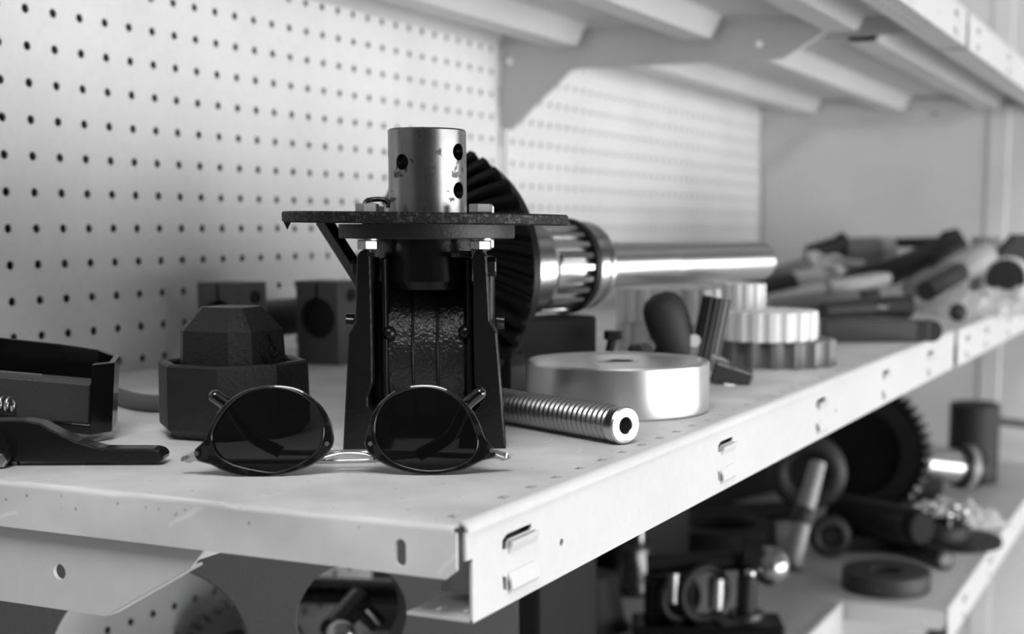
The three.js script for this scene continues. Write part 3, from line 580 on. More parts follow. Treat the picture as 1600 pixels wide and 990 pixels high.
// grey hose
single('hose', 'short grey rubber hose curving out from behind the black housing', 'hose', tube([onY(120, 605).setY(0.0052), onY(186, 632).setY(0.0052), onY(225, 642).setY(0.0052), onY(262, 644).setY(0.0052), onY(330, 640).setY(0.0052)], 0.0051, 40, 16), M(0.08, 0.55));

// ------------------------------------------------------------------ black lever and black housing at the near end
{
  const D0 = 0.634, PX = 100, sc = F / D0, o = under(PX, D0); const t = thing('hand_lever', 'black painted lever arm with rounded end and a bolt, lying on its edge', 'lever', o, CR + 0.05);
  const q = (x, y) => [(x - PX) / sc, (731 - y) / sc + 0.0004];
  const s = new THREE.Shape(); const P = [[-110, 660], [40, 660], [67, 665], [79, 673], [120, 694], [156, 704], [161, 705], [215, 705.5], [238, 706], [247, 708.5], [252, 713], [253.5, 718], [252, 723], [247, 727], [236, 728.5], [67, 726.5], [-110, 722]].map(([x, y]) => q(x, y)); P.forEach(([x, y], i) => i ? s.lineTo(x, y) : s.moveTo(x, y)); s.closePath();
  part('arm', ext(s, 0.012, 0.0008).translate(0, 0, -0.012), mat.black, t);
  const [bx, by] = q(-8, 706);
  part('boss', (() => { const g = cyl(0.0095, 0.006, 40); g.rotateX(PI / 2); return g; })(), mat.black, t, [bx, by, 0.002]);
  part('bolt_washer', (() => { const g = cyl(0.0045, 0.0016, 28); g.rotateX(PI / 2); return g; })(), mat.darkSteel, t, [...q(9, 713), 0.0035]);
  part('bolt_nut', (() => { const g = hex(0.0062, 0.004); g.rotateX(PI / 2); return g; })(), mat.zinc, t, [...q(10, 719), 0.0035]);
  part('stop_pin', rod([-0.025, 0.0, -0.006], [-0.025, 0.0035, -0.006], 0.003), mat.darkSteel, t);
}
{
  const D0 = 0.700, PX = 100, sc = F / D0, o = under(PX, D0); const t = thing('latch_housing', 'glossy black open housing with a grey block and coil spring inside', 'housing', o, CR + 0.02);
  const q = (x, y) => [(x - PX) / sc, (698 - y) / sc];
  // outer shell: plan outline with a clipped corner, walls 3.5 mm
  const outer = [[-0.075, 0.002], [0.0140, 0.002], [0.0205, -0.010], [0.0160, -0.032], [0.003, -0.045], [-0.020, -0.051], [-0.075, -0.053]];
  const inner = [[-0.0712, -0.0015], [0.0120, -0.0015], [0.0172, -0.0108], [0.0132, -0.0308], [0.0015, -0.0420], [-0.020, -0.0476], [-0.0712, -0.0496]];
  const sh = poly(outer.map(([x, z]) => [x, -z]).reverse()), hh = new THREE.Path(inner.map(([x, z]) => v2(x, -z))); sh.holes.push(hh);
  const g = ext(sh, 0.036, 0.0006); g.rotateX(-PI / 2); g.translate(0, 0.006, 0);
  // the front wall is cut down so that the block shows
  const ev = new Evaluator(); ev.attributes = ['position', 'normal']; g.deleteAttribute('uv');
  const A = new Brush(g); A.updateMatrixWorld(); const Bx = new Brush(new THREE.BoxGeometry(0.12, 0.08, 0.012)); Bx.position.set(-0.047, 0.05, 0.002); Bx.updateMatrixWorld();
  const r = ev.evaluate(A, Bx, SUBTRACTION); part('shell', boxUV(r.geometry), mat.blackGloss, t, [0, 0, 0], [0.05, 0, -0.10]);
  const k = part('block', rbox(0.092, 0.021, 0.022, 0.0012), mat.castGrey, t, [-0.0325, 0.0235, -0.012], [0, 0, -0.085]);
  part('spring', (() => { const pts = []; for (let i = 0; i <= 96; i++) { const a = i / 96 * 2 * PI * 6; pts.push(v3(-0.012 + 0.0195 * i / 96 - 0.004, 0.0033 * Math.sin(a), 0.0033 * Math.cos(a))); } return boxUV(new THREE.TubeGeometry(new THREE.CatmullRomCurve3(pts), 240, 0.0008, 8)); })(), mat.zinc, t, [-0.026, 0.0205, 0.003], [0, 0, -0.085], 'bright coil spring');
  part('guide_rail', bar([-0.045, 0.0375, -0.0015], [-0.010, 0.0345, -0.0015], 0.001, 0.001), mat.zinc, t);
  part('foot', rbox(0.06, 0.008, 0.03, 0.002), mat.blackGloss, t, [-0.04, 0.0042, -0.026]);
}

// ------------------------------------------------------------------ gears and clamp in the middle distance
const gearRoot = under(1210, 1.117);
{
  const n = 17, g = ext(scallopShape(n, 0.0492, 0.0055, 0.012, 0.2), 0.0205, 0.0007); g.rotateX(-PI / 2);
  const t = thing('steel_gear', 'dull grey steel gear with hollow tooth gaps lying flat under white nylon gear', 'gear', gearRoot, CR + 0.1); part('gear_body', g, mat.dullSteel, t);
}
{
  const g = ext(scallopShape(19, 0.0400, 0.0030, 0, 0.4), 0.0235, 0.0016); g.rotateX(-PI / 2);
  const t = thing('nylon_gear', 'white nylon gear with a smaller toothed hub lying on the grey steel gear', 'gear', under(1198, 1.105).setY(0.0207), CR); t.rotation.z = 0.0;
  part('gear_body', g, mat.nylon, t);
  const h = ext(scallopShape(12, 0.0180, 0.0022, 0.005, 0.4), 0.021, 0.0012); h.rotateX(-PI / 2); part('hub', h, mat.nylon, t, [-0.0185, 0.0232, -0.01]);
}
{
  const c = under(1050, 1.19), g = ext(scallopShape(22, 0.0480, 0.0035, 0.008, 0.4), 0.029, 0.0014); g.rotateX(-PI / 2);
  const t = thing('nylon_gear', 'white nylon gear lying directly on the shelf, lower of two behind the egg-shaped grip', 'gear', c, CR, 'white nylon gears stacked behind the clamp'); part('gear_body', g, mat.nylonDull, t);
  const u = thing('nylon_gear', 'white nylon gear with broad teeth, upper of two behind the egg-shaped grip', 'gear', c.clone().setY(0.0292), CR + 0.09, 'white nylon gears stacked behind the clamp'); part('gear_body', g, mat.nylon, u);
}
{
  // toggle clamp: base plate, bolt, egg-shaped grip on a lever, ribbed grip
  const D0 = 0.985, PX = 1040, sc = F / D0, o = under(PX, D0); const t = thing('toggle_clamp', 'toggle clamp with black egg-shaped grip and ribbed black grip behind the disc', 'clamp', o, CR);
  const HZ = 352.7, q = (x, y, z = 0) => v3((x - PX) / sc, 0.1098 - (y - HZ) / sc, z);
  part('base_plate', (() => { const s = poly([[-0.075, 0.005], [-0.030, -0.040], [0.005, -0.035], [0.02, 0.0], [-0.01, 0.02], [-0.06, 0.02]].map(([x, z]) => [x, -z]).reverse()); const g = ext(s, 0.004, 0.0005); g.rotateX(-PI / 2); return g; })(), mat.midGrey, t, [0, 0.0005, 0.015]);
  part('web', rbox(0.05, 0.022, 0.014, 0.003), mat.castIron, t, [-0.002, 0.0155, -0.002]);
  part('bolt', merge(rod(q(952, 546, 0.006), q(957, 522, 0.006), 0.0032), mv(hex(0.011, 0.0065), ...q(957, 527, 0.006).toArray())), mat.castIron, t);
  part('spacer', rod(q(1010, 540, 0.008), q(1020, 530, 0.0), 0.005), mat.midGrey, t);
  part('lever', bar(q(1052, 528, 0.006), q(1170, 592, 0.012), 0.011, 0.008), mat.midGrey, t);
  part('lever_end', bar(q(1112, 572, 0.012), q(1168, 590, 0.016), 0.016, 0.012), mat.darkSteel, t);
  part('foot_pad', bar(q(1128, 594, 0.014), q(1166, 600, 0.016), 0.005, 0.014), mat.aluminium, t);
  part('pivot_pin', rod(q(1082, 527, 0.012), q(1092, 532, -0.012), 0.0045), mat.nylon, t);
  part('egg_grip', (() => { const g = lathe([[0, 0.047], [0.006, 0.0463], [0.0112, 0.0435], [0.0146, 0.0385], [0.0158, 0.032], [0.0157, 0.024], [0.0148, 0.015], [0.0132, 0.006], [0.0115, 0.0], [0, 0]], 48, 1.0); const a = q(1062, 552, 0.002), b = q(1029, 462, 0.004); const d = b.clone().sub(a).normalize(); g.applyQuaternion(new THREE.Quaternion().setFromUnitVectors(v3(0, 1, 0), d)); g.translate(a.x, a.y, a.z); return boxUV(g); })(), mat.rubber, t, null, null, 'matt black egg-shaped rubber grip');
  part('ribbed_grip', (() => { const g = ext(scallopShape(16, 0.0104, 0.0009, 0, 0.4), 0.046, 0.0006); const a = q(1099, 561, 0.004), b = q(1117, 464, 0.004); g.applyQuaternion(new THREE.Quaternion().setFromUnitVectors(v3(0, 0, 1), b.clone().sub(a).normalize())); g.translate(a.x, a.y, a.z); return boxUV(g); })(), mat.plastic, t, null, null, 'black cylindrical grip with lengthwise ribs');
}
// ------------------------------------------------------------------ flat bar, brushes and heap of tools towards the end wall
{
  const t = thing('flat_bar', 'dark rectangular steel bar with a worn rounded end lying near the board edge', 'bar', under(1375, 1.335), CR + 0.12);
  part('bar_body', rbox(0.100, 0.0205, 0.016, 0.0015), mat.castGrey, t, [-0.008, 0.0103, 0]);
  part('worn_end', (() => { const g = cyl(0.0103, 0.016, 32); g.rotateX(PI / 2); return g; })(), mat.rusty, t, [0.049, 0.0103, 0], null, 'worn rounded end');
  part('neck', rbox(0.012, 0.019, 0.0165, 0.001), mat.black, t, [0.040, 0.0103, 0]);
}
function sweepTool(name, label, cat, secs, m, parts) { // round-section tool laid along given points: [px, py, depth, radius]
  const t = thing(name, label, cat, [0, 0, 0]); let i = 0;
  for (const [a, b, r0, r1, nm, mt] of secs) part(nm, rod(a.isVector3 ? a : atD(...a), b.isVector3 ? b : atD(...b), r0, r1, 20), mt, t);
  return t;
}
const brush1 = sweepTool('paint_brush', 'dark stubby paint brush lying behind the rectangular steel bar', 'brush', [
  [[1285, 486, 1.60], [1360, 480, 1.64], 0.010, 0.0125, 'handle', mat.castGrey], [[1360, 480, 1.64], [1376, 479, 1.65], 0.0125, 0.013, 'ferrule', mat.darkSteel], [[1376, 479, 1.65], [1418, 479, 1.67], 0.0125, 0.0140, 'bristles', mat.rubber]], null);
sweepTool('wooden_handle', 'pale round wooden handle with a turned groove lying across the heap', 'handle', [
  [[1195, 474, 1.72], [1282, 452, 1.76], 0.0105, 0.0095, 'shaft', mat.paleWood], [[1282, 452, 1.76], [1292, 450, 1.765], 0.0080, 0.0080, 'groove', mat.midGrey], [[1292, 450, 1.765], [1370, 437, 1.80], 0.0105, 0.0100, 'grip', mat.paleWood], [[1370, 437, 1.80], [1388, 434, 1.81], 0.0098, 0.0070, 'knob', mat.paleWood]]);
sweepTool('marker_tube', 'dark tube with a pale printed band and white cap beside the shaft end', 'tube', [
  [[1165, 458, 1.80], [1236, 443, 1.84], 0.0155, 0.0150, 'body', mat.castGrey], [[1236, 443, 1.84], [1280, 433, 1.87], 0.0153, 0.0145, 'printed_band', mat.label], [[1280, 433, 1.87], [1302, 425, 1.88], 0.0125, 0.010, 'shoulder', mat.midGrey], [[1302, 425, 1.88], [1316, 421, 1.885], 0.0075, 0.0065, 'cap', mat.nylon]]);
sweepTool('pale_dowel', 'pale grey dowel lying under the printed tube', 'dowel', [[[1170, 440, 1.92], [1262, 410, 1.97], 0.0085, 0.0085, 'rod', mat.midGrey], [[1262, 410, 1.97], [1270, 400, 1.975], 0.011, 0.009, 'white_tip', mat.nylon]]);
sweepTool('dark_rod', 'dark rod lying under the pale wooden handle', 'rod', [[[1215, 487, 1.66], [1372, 462, 1.74], 0.0105, 0.0105, 'rod', mat.midGrey], [[1340, 469, 1.72], [1368, 464, 1.735], 0.0118, 0.011, 'sleeve', mat.castGrey]]);
sweepTool('long_dark_handle', 'long black handle lying across the heap behind the pale wooden handle', 'handle', [[[1300, 447, 1.90], [1420, 416, 1.95], 0.0165, 0.0165, 'handle', mat.dark], [[1420, 416, 1.95], [1455, 402, 1.965], 0.016, 0.010, 'tip', mat.castIron]]);
{ // tools against the end wall
  const t = thing('caulking_gun', 'black caulking gun with a grey cartridge lying against the end wall', 'tool', [0, 0, 0]);
  part('barrel', rod(atD(1320, 396, 2.12), atD(1372, 394, 2.13), 0.024, 0.024), mat.midGrey, t); part('cartridge', rod(atD(1372, 394, 2.13), atD(1392, 393, 2.135), 0.0235, 0.0235), mat.label, t);
  part('frame_bar', bar(atD(1388, 380, 2.14), atD(1478, 377, 2.17), 0.012, 0.012), mat.dark, t); part('handle', bar(atD(1470, 378, 2.16), atD(1497, 372, 2.17), 0.030, 0.02), mat.rubber, t);
  part('trigger', bar(atD(1436, 384, 2.15), atD(1492, 402, 2.16), 0.013, 0.012), mat.castIron, t); part('nozzle', rod(atD(1320, 396, 2.12), atD(1296, 398, 2.11), 0.016, 0.008), mat.dark, t);
}
sweepTool('black_knob_tool', 'small black hooked tool with a round knob on top of the heap', 'tool', [[[1264, 392, 2.02], [1300, 384, 2.05], 0.009, 0.012, 'handle', mat.dark], [[1300, 386, 2.05], [1318, 374, 2.06], 0.010, 0.012, 'knob', mat.dark]]);
{
  const t = thing('twisted_cord', 'pale twisted cord draped over the heap of tools', 'cord', [0, 0, 0]); part('cord', tube([atD(1258, 398, 1.96), atD(1275, 396, 1.97), atD(1288, 404, 1.98), atD(1305, 400, 1.99), atD(1322, 408, 2.0), atD(1348, 410, 2.02)], 0.0042, 50, 10), mat.label, t);
}
sweepTool('ribbed_handle', 'dark ribbed tool handle lying on the heap in front of the caulking gun', 'handle', [[[1392, 425, 2.03], [1440, 404, 2.07], 0.020, 0.019, 'grip', mat.castGrey], [[1440, 404, 2.07], [1500, 385, 2.12], 0.019, 0.016, 'shank', mat.castIron]]);
sweepTool('cone_tube', 'grey tapered tube slanting down towards the dark ball', 'tube', [[[1420, 452, 1.86], [1480, 428, 1.90], 0.013, 0.016, 'body', mat.midGrey], [[1480, 428, 1.90], [1538, 400, 1.95], 0.020, 0.022, 'sleeve', M(0.36, 0.5)]]);
sweepTool('dark_grip', 'short dark grip lying under the grey tapered tube', 'handle', [[[1446, 455, 1.80], [1500, 424, 1.86], 0.014, 0.013, 'grip', mat.castGrey]]);
single('rubber_ball', 'small dark rubber ball near the board edge', 'ball', boxUV(new THREE.SphereGeometry(0.0105, 24, 18)), mat.rubber, under(1496, 1.63).setY(0.0106));
{
  const t = thing('tape_roll', 'roll of tape with black core side and pale rim standing on edge', 'tape', under(1572, 1.86), CR - 0.5);
  part('tape', (() => { const g = lathe([[0.012, -0.012], [0.0285, -0.012], [0.0295, -0.011], [0.0295, 0.011], [0.0285, 0.012], [0.012, 0.012], [0.012, -0.012]], 48); g.rotateX(PI / 2); return g; })(), mat.label, t, [0, 0.0415, 0]);
  part('side_disc', (() => { const g = cyl(0.0262, 0.002, 40); g.rotateX(PI / 2); return g; })(), mat.dark, t, [0, 0.0415, 0.0125]);
  part('rest', rbox(0.05, 0.0125, 0.05, 0.003), mat.label, t, [0, 0.0063, 0]);
}
single('grey_box', 'pale grey small carton standing beside the tape roll', 'box', rbox(0.032, 0.095, 0.04, 0.002), M(0.30, 0.6), under(1537, 2.06).setY(0.0477), CR + 0.1);
{ const t = thing('black_box', 'black box with a sloping side behind the tape roll', 'box', under(1582, 2.0), CR); const s = poly([[-0.034, 0], [0.03, 0], [0.026, 0.1], [-0.008, 0.1], [-0.034, 0.07]]); part('body', ext(s, 0.04, 0.001), mat.dark, t); }
function crumple(w, d, h, s0) { const g = new THREE.PlaneGeometry(w, d, 26, 26); g.rotateX(-PI / 2); let q = s0; const r = () => (q = (q * 1664525 + 1013904223) % 4294967296) / 4294967296; const B = []; for (let k = 0; k < 26; k++) B.push([(r() - 0.5) * w, (r() - 0.5) * d, r() * 6.28, 60 + r() * 130]); const p = g.attributes.position; for (let i = 0; i < p.count; i++) { const x = p.getX(i), z = p.getZ(i); let y = 0; for (const [a, b, c, f] of B) y += Math.abs(Math.sin((x * Math.cos(c) + z * Math.sin(c)) * f + a * 60)) / B.length; const e = Math.min(1, 4 * (0.5 - Math.abs(x / w)), 4 * (0.5 - Math.abs(z / d))); p.setY(i, Math.max(0.0006, h * Math.max(0, e) * (y * 2.2 - 0.5))); p.setX(i, x + (r() - 0.5) * 0.006); p.setZ(i, z + (r() - 0.5) * 0.006); } const f = g.toNonIndexed(); f.computeVertexNormals(); return boxUV(f); }
single('plastic_bag', 'crumpled translucent plastic bag lying beyond the dark ball', 'bag', crumple(0.17, 0.12, 0.03, 3), mat.plasticBag, under(1560, 1.76), CR);

// ------------------------------------------------------------------ bottom board, seen under the middle board
const LB = -0.297;
{ // plate with two large holes
  const D0 = 0.95, PX = 540, sc = F / D0; const o = under(PX, D0, LB); const t = thing('holed_plate', 'large dull grey plate with two round holes standing on the bottom board', 'plate', o, CR + 0.36);
  const q = (x, y) => [(x - PX) / sc, 0.1098 - LB - (y - 352.7) / sc];
  const s = poly([[-0.215, 0], [0.125, 0], [0.125, 0.19], [0.10, 0.20], [-0.20, 0.20], [-0.215, 0.19]]);
  const [a, b] = q(262, 985), [c, d] = q(557, 948); s.holes.push(roundHole(a, b, 0.0610)); s.holes.push(roundHole(c, d, 0.0365));
  part('plate', ext(s, 0.024, 0.001, 1, 40).translate(0, 0, -0.024), M(0.055, 0.6, 0.1, { bumpMap: T.fine, bumpScale: 0.0002 }), t);
}
{
  const g = ext(gearShape(30, 0.0510, 0.0440, 0.012, 0.42, 0.3), 0.02, 0.0006); const o = under(385, 1.16, LB);
  const t = thing('spur_gear', 'grey spur gear seen through the larger hole of the plate', 'gear', [o.x, LB + 0.0515, o.z], CR + 0.25); part('gear_body', g, mat.dullSteel, t); part('hub_face', cyl(0.028, 0.024).rotateX(PI / 2), mat.castGrey, t, [0, 0, 0.011]);
}
{
  const t = thing('coupling_sleeve', 'dark cylindrical coupling seen through the larger hole of the plate', 'coupling', [0, 0, 0]);
  part('sleeve', rod(atD(264, 918, 1.32), atD(420, 905, 1.38), 0.0165, 0.0165, 36), mat.castIron, t); part('end_ring', rod(atD(262, 918, 1.318), atD(284, 916, 1.328), 0.0175, 0.0175, 36), mat.dark, t);
}
{
  const a = under(75, 1.25, LB); const t = thing('sprocket', 'grey sprocket with blunt teeth below the shelf bracket', 'sprocket', [a.x, LB + 0.0715, a.z], CR + 0.3);
  part('gear_body', ext(gearShape(11, 0.071, 0.054, 0.02, 0.4, 0.3), 0.02, 0.001), mat.castGrey, t);
}
{
  const t = thing('steel_pipe', 'dull steel pipe lying behind the smaller hole of the plate', 'pipe', [0, 0, 0]); part('pipe', rod(atD(440, 920, 1.25), atD(700, 928, 1.33), 0.0125, 0.0125, 32), mat.darkSteel, t);
  const u = thing('steel_block', 'pale machined block lying behind the smaller hole of the plate', 'block', under(570, 1.42, LB).setY(LB + 0.04), CR); part('body', rbox(0.16, 0.08, 0.04, 0.002), mat.blockGrey, u); 
  const w = thing('t_handle', 'worn steel tee handle leaning behind the smaller hole of the plate', 'handle', [0, 0, 0]); part('stem', rod(atD(520, 985, 1.08), atD(562, 935, 1.12), 0.011, 0.010, 24), mat.darkSteel, w); part('crossbar', rod(atD(548, 932, 1.12), atD(590, 975, 1.13), 0.009, 0.008, 24), mat.darkSteel, w); part('ball', boxUV(new THREE.SphereGeometry(0.012, 24, 16)), mat.steel, w, atD(532, 993, 1.06).toArray());
}
{ // ring collar with set screw
  const t = thing('ring_collar', 'dark thick ring with a set screw lying near the edge of the bottom board', 'ring', under(1384, 1.573, LB), CR);
  part('body', lathe([[0.018, 0], [0.0485, 0], [0.050, 0.0015], [0.050, 0.0205], [0.0485, 0.022], [0.0195, 0.022], [0.018, 0.0205], [0.018, 0]], 72), mat.castGrey, t);
  part('set_screw', (() => { const g = cyl(0.0045, 0.004, 20); g.rotateX(PI / 2); g.rotateY(-0.35); return g; })(), mat.darkSteel, t, [-0.017, 0.011, 0.0462]);
}
sweepTool('dark_pin', 'dark round pin lying behind the thick ring', 'pin', [[under(1400, 1.76, LB).setY(LB + 0.0121), under(1477, 1.655, LB).setY(LB + 0.0121), 0.0118, 0.0118, 'pin', mat.castIron], [under(1476, 1.656, LB).setY(LB + 0.0121), under(1478.5, 1.652, LB).setY(LB + 0.0121), 0.008, 0.008, 'end_face', mat.darkSteel]]);
{
  const t = thing('toothed_disc', 'flat dark disc with fine teeth lying at the edge of the bottom board', 'disc', under(1490, 1.80, LB), CR); const g = ext(gearShape(60, 0.061, 0.058, 0.01, 0.4, 0.3), 0.008, 0.0005); g.rotateX(-PI / 2); part('disc', g, mat.castIron, t);
  const h = thing('bolted_hub', 'dark ring hub with six shiny domed nuts lying on the flat toothed disc', 'hub', under(1466, 1.80, LB).setY(LB + 0.0082), CR);
  part('ring', lathe([[0.022, 0], [0.040, 0], [0.040, 0.016], [0.034, 0.02], [0.022, 0.02], [0.022, 0]], 48), mat.castIron, h);
  for (let i = 0; i < 6; i++) { const a = i / 6 * 2 * PI + 0.4; const b = part('stud', cyl(0.0045, 0.016, 16), mat.darkSteel, h, [0.031 * Math.cos(a), 0.026, 0.031 * Math.sin(a)]); part('domed_nut', boxUV(new THREE.SphereGeometry(0.0058, 20, 14)), mat.brightSteel, b, [0, 0.0095, 0], null, 'shiny domed nut'); }
}
{ // worm screw
  const a = atD(1310, 800, 1.80), b = atD(1428, 822, 1.69), d = b.clone().sub(a), L = d.length(); const t = thing('worm_screw', 'dark coarse threaded worm lying behind the thick ring', 'screw', a);
  const g = threaded(0.024, 0.0045, 0.0085, L, 36, 8); g.applyQuaternion(new THREE.Quaternion().setFromUnitVectors(v3(0, 1, 0), d.normalize())); part('thread', boxUV(g), mat.castIron, t);
  part('collar', rod([0, 0, 0].map((v, i) => [d.x, d.y, d.z][i] * L), [d.x, d.y, d.z].map(v => v * (L + 0.015)), 0.020, 0.020), mat.shadeBlack, t);
  single('wood_block', 'dark block under the threaded worm', 'block', rbox(0.10, 0.02, 0.05, 0.003), mat.castIron, under(1365, 1.77, LB).setY(LB + 0.0102), CR);
}
{ // large toothed wheel leaning, with ring and lever
  const o = under(1338, 1.93, LB); const t = thing('cogwheel', 'large black toothed wheel standing upright under the middle board', 'wheel', [o.x, LB + 0.0985, o.z], CR - 0.45);
  part('wheel_body', ext(gearShape(44, 0.098, 0.090, 0, 0.42, 0.3), 0.024, 0.001).translate(0, 0, -0.024), mat.black, t);
  part('rim_face', lathe([[0.06, 0], [0.082, 0], [0.082, 0.004], [0.06, 0.004]], 60).rotateX(PI / 2), mat.castIron, t);
  const r = thing('thick_ring', 'dark thick rubber ring leaning against the toothed wheel', 'ring', [0, 0, 0]); const c = atD(1262, 737, 1.74); r.position.copy(c); r.rotation.y = CR - 0.3;
  part('ring', boxUV(new THREE.TorusGeometry(0.036, 0.013, 20, 48)), mat.castGrey, r); part('hub', cyl(0.034, 0.012).rotateX(PI / 2), mat.shadeBlack, r, [0, 0, -0.004]);  // hub: near-black disc added to fill the ring hole with shade
  sweepTool('lever_bar', 'grey steel lever bar leaning against the thick rubber ring', 'lever', [[[1236, 884, 1.66], [1252, 818, 1.67], 0.0135, 0.0115, 'bar', mat.midGrey], [[1252, 818, 1.67], [1259, 795, 1.675], 0.0145, 0.0145, 'sleeve', mat.castGrey], [[1259, 795, 1.675], [1278, 722, 1.69], 0.0115, 0.0100, 'neck', mat.midGrey]]);
  const w = thing('caster_wheel', 'small dark wheel with hub beside the lever bar', 'wheel', under(1296, 1.72, LB), CR - 0.1); part('tyre', boxUV(new THREE.TorusGeometry(0.0185, 0.008, 16, 40)), mat.castGrey, w, [0, 0.027, 0]); part('hub', cyl(0.010, 0.014).rotateX(PI / 2), mat.castIron, w, [0, 0.027, 0]);
}
{
  const t = thing('black_canister', 'black cylindrical canister standing on the bottom board by the end wall', 'canister', under(1519, 2.24, LB), CR); part('body', lathe([[0, 0], [0.038, 0], [0.0395, 0.002], [0.0395, 0.124], [0.0375, 0.127], [0, 0.127]], 56), mat.rubber, t);
  const u = thing('bearing_shaft', 'short bright steel shaft with a dark ribbed bearing lying before the canister', 'shaft', [0, 0, 0]);
  part('shaft', rod(atD(1425, 722, 1.98), atD(1496, 728, 2.0), 0.0245, 0.0245, 36), mat.brightSteel, u); part('bearing', rod(atD(1496, 728, 2.0), atD(1524, 730, 2.01), 0.031, 0.031, 36), mat.castIron, u); part('ring', rod(atD(1505, 729, 2.003), atD(1514, 730, 2.006), 0.0325, 0.0325, 36), mat.midGrey, u); part('base_block', rbox(0.05, 0.05, 0.05, 0.003), mat.castIron, u, under(1440, 2.01, LB).setY(LB + 0.026).toArray(), [0, CR, 0]);
  part('flange', rod(atD(1405, 720, 1.975), atD(1425, 722, 1.98), 0.050, 0.050, 36), mat.dark, u);
}
single('plastic_sheet', 'crumpled pale plastic sheet lying between the bearing shaft and domed nuts', 'sheet', crumple(0.15, 0.10, 0.03, 21), mat.plasticBag, under(1480, 1.915, LB), CR + 0.3);
sweepTool('thin_rail', 'thin dark rod lying along the end wall beside the canister', 'rod', [[[1545, 655, 2.34], [1640, 668, 2.28], 0.007, 0.007, 'rod', mat.midGrey]]);
{
  const t = thing('flat_ring', 'large flat dark ring lying behind the black mechanism on the bottom board', 'ring', under(1126, 1.79, LB), CR); part('ring', lathe([[0.046, 0], [0.070, 0], [0.0715, 0.002], [0.0715, 0.026], [0.069, 0.029], [0.049, 0.029], [0.046, 0.026], [0.046, 0]], 72), mat.castIron, t);
  const u = thing('turned_fitting', 'turned steel knob with a bright flank behind the black mechanism', 'knob', under(985, 1.56, LB), CR); part('knob', lathe([[0, 0], [0.034, 0], [0.036, 0.006], [0.033, 0.02], [0.026, 0.038], [0.026, 0.052], [0.022, 0.056], [0, 0.056]], 48), mat.darkSteel, u); part('stud', cyl(0.005, 0.022), mat.steel, u, [0.01, 0.066, 0]);
  const a = under(1060, 1.91, LB).setY(LB + 0.0135), b = under(1245, 1.94, LB).setY(LB + 0.0135), d = b.clone().sub(a), L = d.length(); const s = thing('long_screw', 'long dark threaded bar lying at the back of the bottom board', 'screw', a); const g = threaded(0.013, 0.0016, 0.005, L, 28, 6); g.applyQuaternion(new THREE.Quaternion().setFromUnitVectors(v3(0, 1, 0), d.normalize())); part('thread', boxUV(g), mat.castIron, s);
}
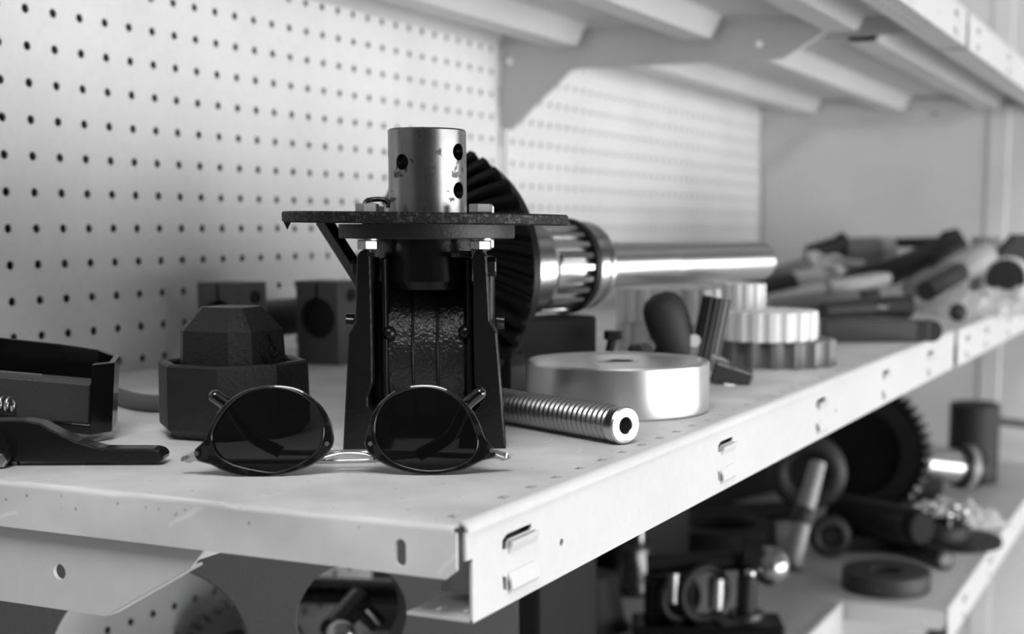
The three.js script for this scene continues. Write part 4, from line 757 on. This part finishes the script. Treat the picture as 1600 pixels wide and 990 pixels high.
{ // black mechanism with rings and posts
  const D0 = 1.38, PX = 1090, sc = F / D0, o = under(PX, D0, LB); const t = thing('black_mechanism', 'black cast mechanism with steel posts and rings at the front of the bottom board', 'mechanism', o, CR);
  const q = (x, y, z = 0) => v3((x - PX) / sc, 0.1098 - LB - (y - 352.7) / sc, z);
  part('base', rbox(0.150, 0.016, 0.055, 0.003), mat.black, t, [0.010, 0.0085, -0.008]);
  part('housing', rbox(0.05, 0.045, 0.035, 0.005), mat.black, t, [-0.028, 0.036, -0.022]);
  for (const [x, y, r] of [[1100, 920, 0.026], [1062, 928, 0.020]]) part('ring', boxUV(new THREE.TorusGeometry(r, 0.0045, 14, 40)), mat.castIron, t, q(x, y, -0.004).toArray(), [0, 0.5, 0]);
  part('post', rod(q(1163, 958, 0.006), q(1165, 886, 0.006), 0.0098, 0.0098), mat.castIron, t); part('post_washer', rod(q(1163, 952, 0.006), q(1163, 944, 0.006), 0.018, 0.018), mat.darkSteel, t);
  part('post_tip', boxUV(new THREE.SphereGeometry(0.0055, 18, 12)), mat.brightSteel, t, q(1169, 884, 0.006).toArray());
  for (const [x, y0, y1, r] of [[1050, 930, 884, 0.0065], [1118, 940, 892, 0.0085]]) part('pin', rod(q(x, y0, 0.004), q(x, y1, 0.004), r, r), mat.steel, t);
  part('cross_tube', rod(q(1010, 880, -0.02), q(1190, 872, -0.02), 0.010, 0.010), mat.castIron, t);
  part('ball_end', boxUV(new THREE.SphereGeometry(0.020, 28, 20)), mat.steel, t, q(1203, 880, -0.014).toArray());
  part('collar', rod(q(1160, 862, -0.02), q(1185, 866, -0.02), 0.020, 0.022), mat.castIron, t);
  const u = thing('bell_housing', 'dull grey bell-shaped casting beside the black mechanism', 'casting', under(925, 1.42, LB), CR); part('bell', lathe([[0, 0.056], [0.022, 0.056], [0.025, 0.052], [0.035, 0.006], [0.040, 0.0], [0, 0]].reverse(), 48), mat.castGrey, u); part('lug', rbox(0.05, 0.012, 0.03, 0.002), mat.blockGrey, u, [-0.04, 0.0465, 0.0]); part('lug_post', rbox(0.02, 0.04, 0.02, 0.002), mat.castIron, u, [-0.055, 0.0205, 0]);
  const w = thing('dark_valve', 'small dark cylindrical valve beside the bell-shaped casting', 'valve', under(818, 1.33, LB), CR); part('body', cyl(0.020, 0.045, 32), mat.castIron, w, [0, 0.0228, 0]); part('stem', cyl(0.008, 0.02, 20), mat.darkSteel, w, [0, 0.055, 0]);
}
function bin(label, px, depth, w, h, d, turn) {  // near-black bins added to darken the space under the middle board
  const t = thing('added_shade_bin', label, 'bin', under(px, depth, LB).setY(LB + 0.001), turn), k = 0.003;
  part('body', merge(mv(box(w, k, d), 0, k / 2 + 0.0005, 0), mv(box(w, h, k), 0, h / 2, d / 2), mv(box(w, h, k), 0, h / 2, -d / 2), mv(box(k, h, d), w / 2, h / 2, 0), mv(box(k, h, d), -w / 2, h / 2, 0)), mat.shadeBlack, t);
  part('rim', merge(mv(rbox(w + 0.012, 0.008, 0.006, 0.002), 0, h, d / 2 + 0.003), mv(rbox(0.006, 0.008, d, 0.002), w / 2 + 0.003, h, 0), mv(rbox(0.006, 0.008, d, 0.002), -w / 2 - 0.003, h, 0)), mat.shadeBlack, t);
}
bin('long near-black bin added as deep shade behind the toothed wheel and ring', 1165, 2.13, 0.38, 0.17, 0.06, -0.3);
bin('low near-black bin added as deep shade behind the bell-shaped casting', 905, 1.60, 0.30, 0.15, 0.06, CR + 0.75);
bin('near-black bin added close behind the plate with two holes to shade the panel', 800, 1.19, 0.20, 0.17, 0.10, 0.2);  // added to shade the panel seen through the plate holes
sweepTool('pale_pipe', 'pale pipe section lying behind the bell-shaped casting', 'pipe', [[[860, 905, 1.62], [940, 900, 1.64], 0.012, 0.012, 'pipe', mat.steel]]);

scene.traverse(o => { if (o.isMesh) { o.castShadow = true; o.receiveShadow = true; } });
renderer.render(scene, camera);
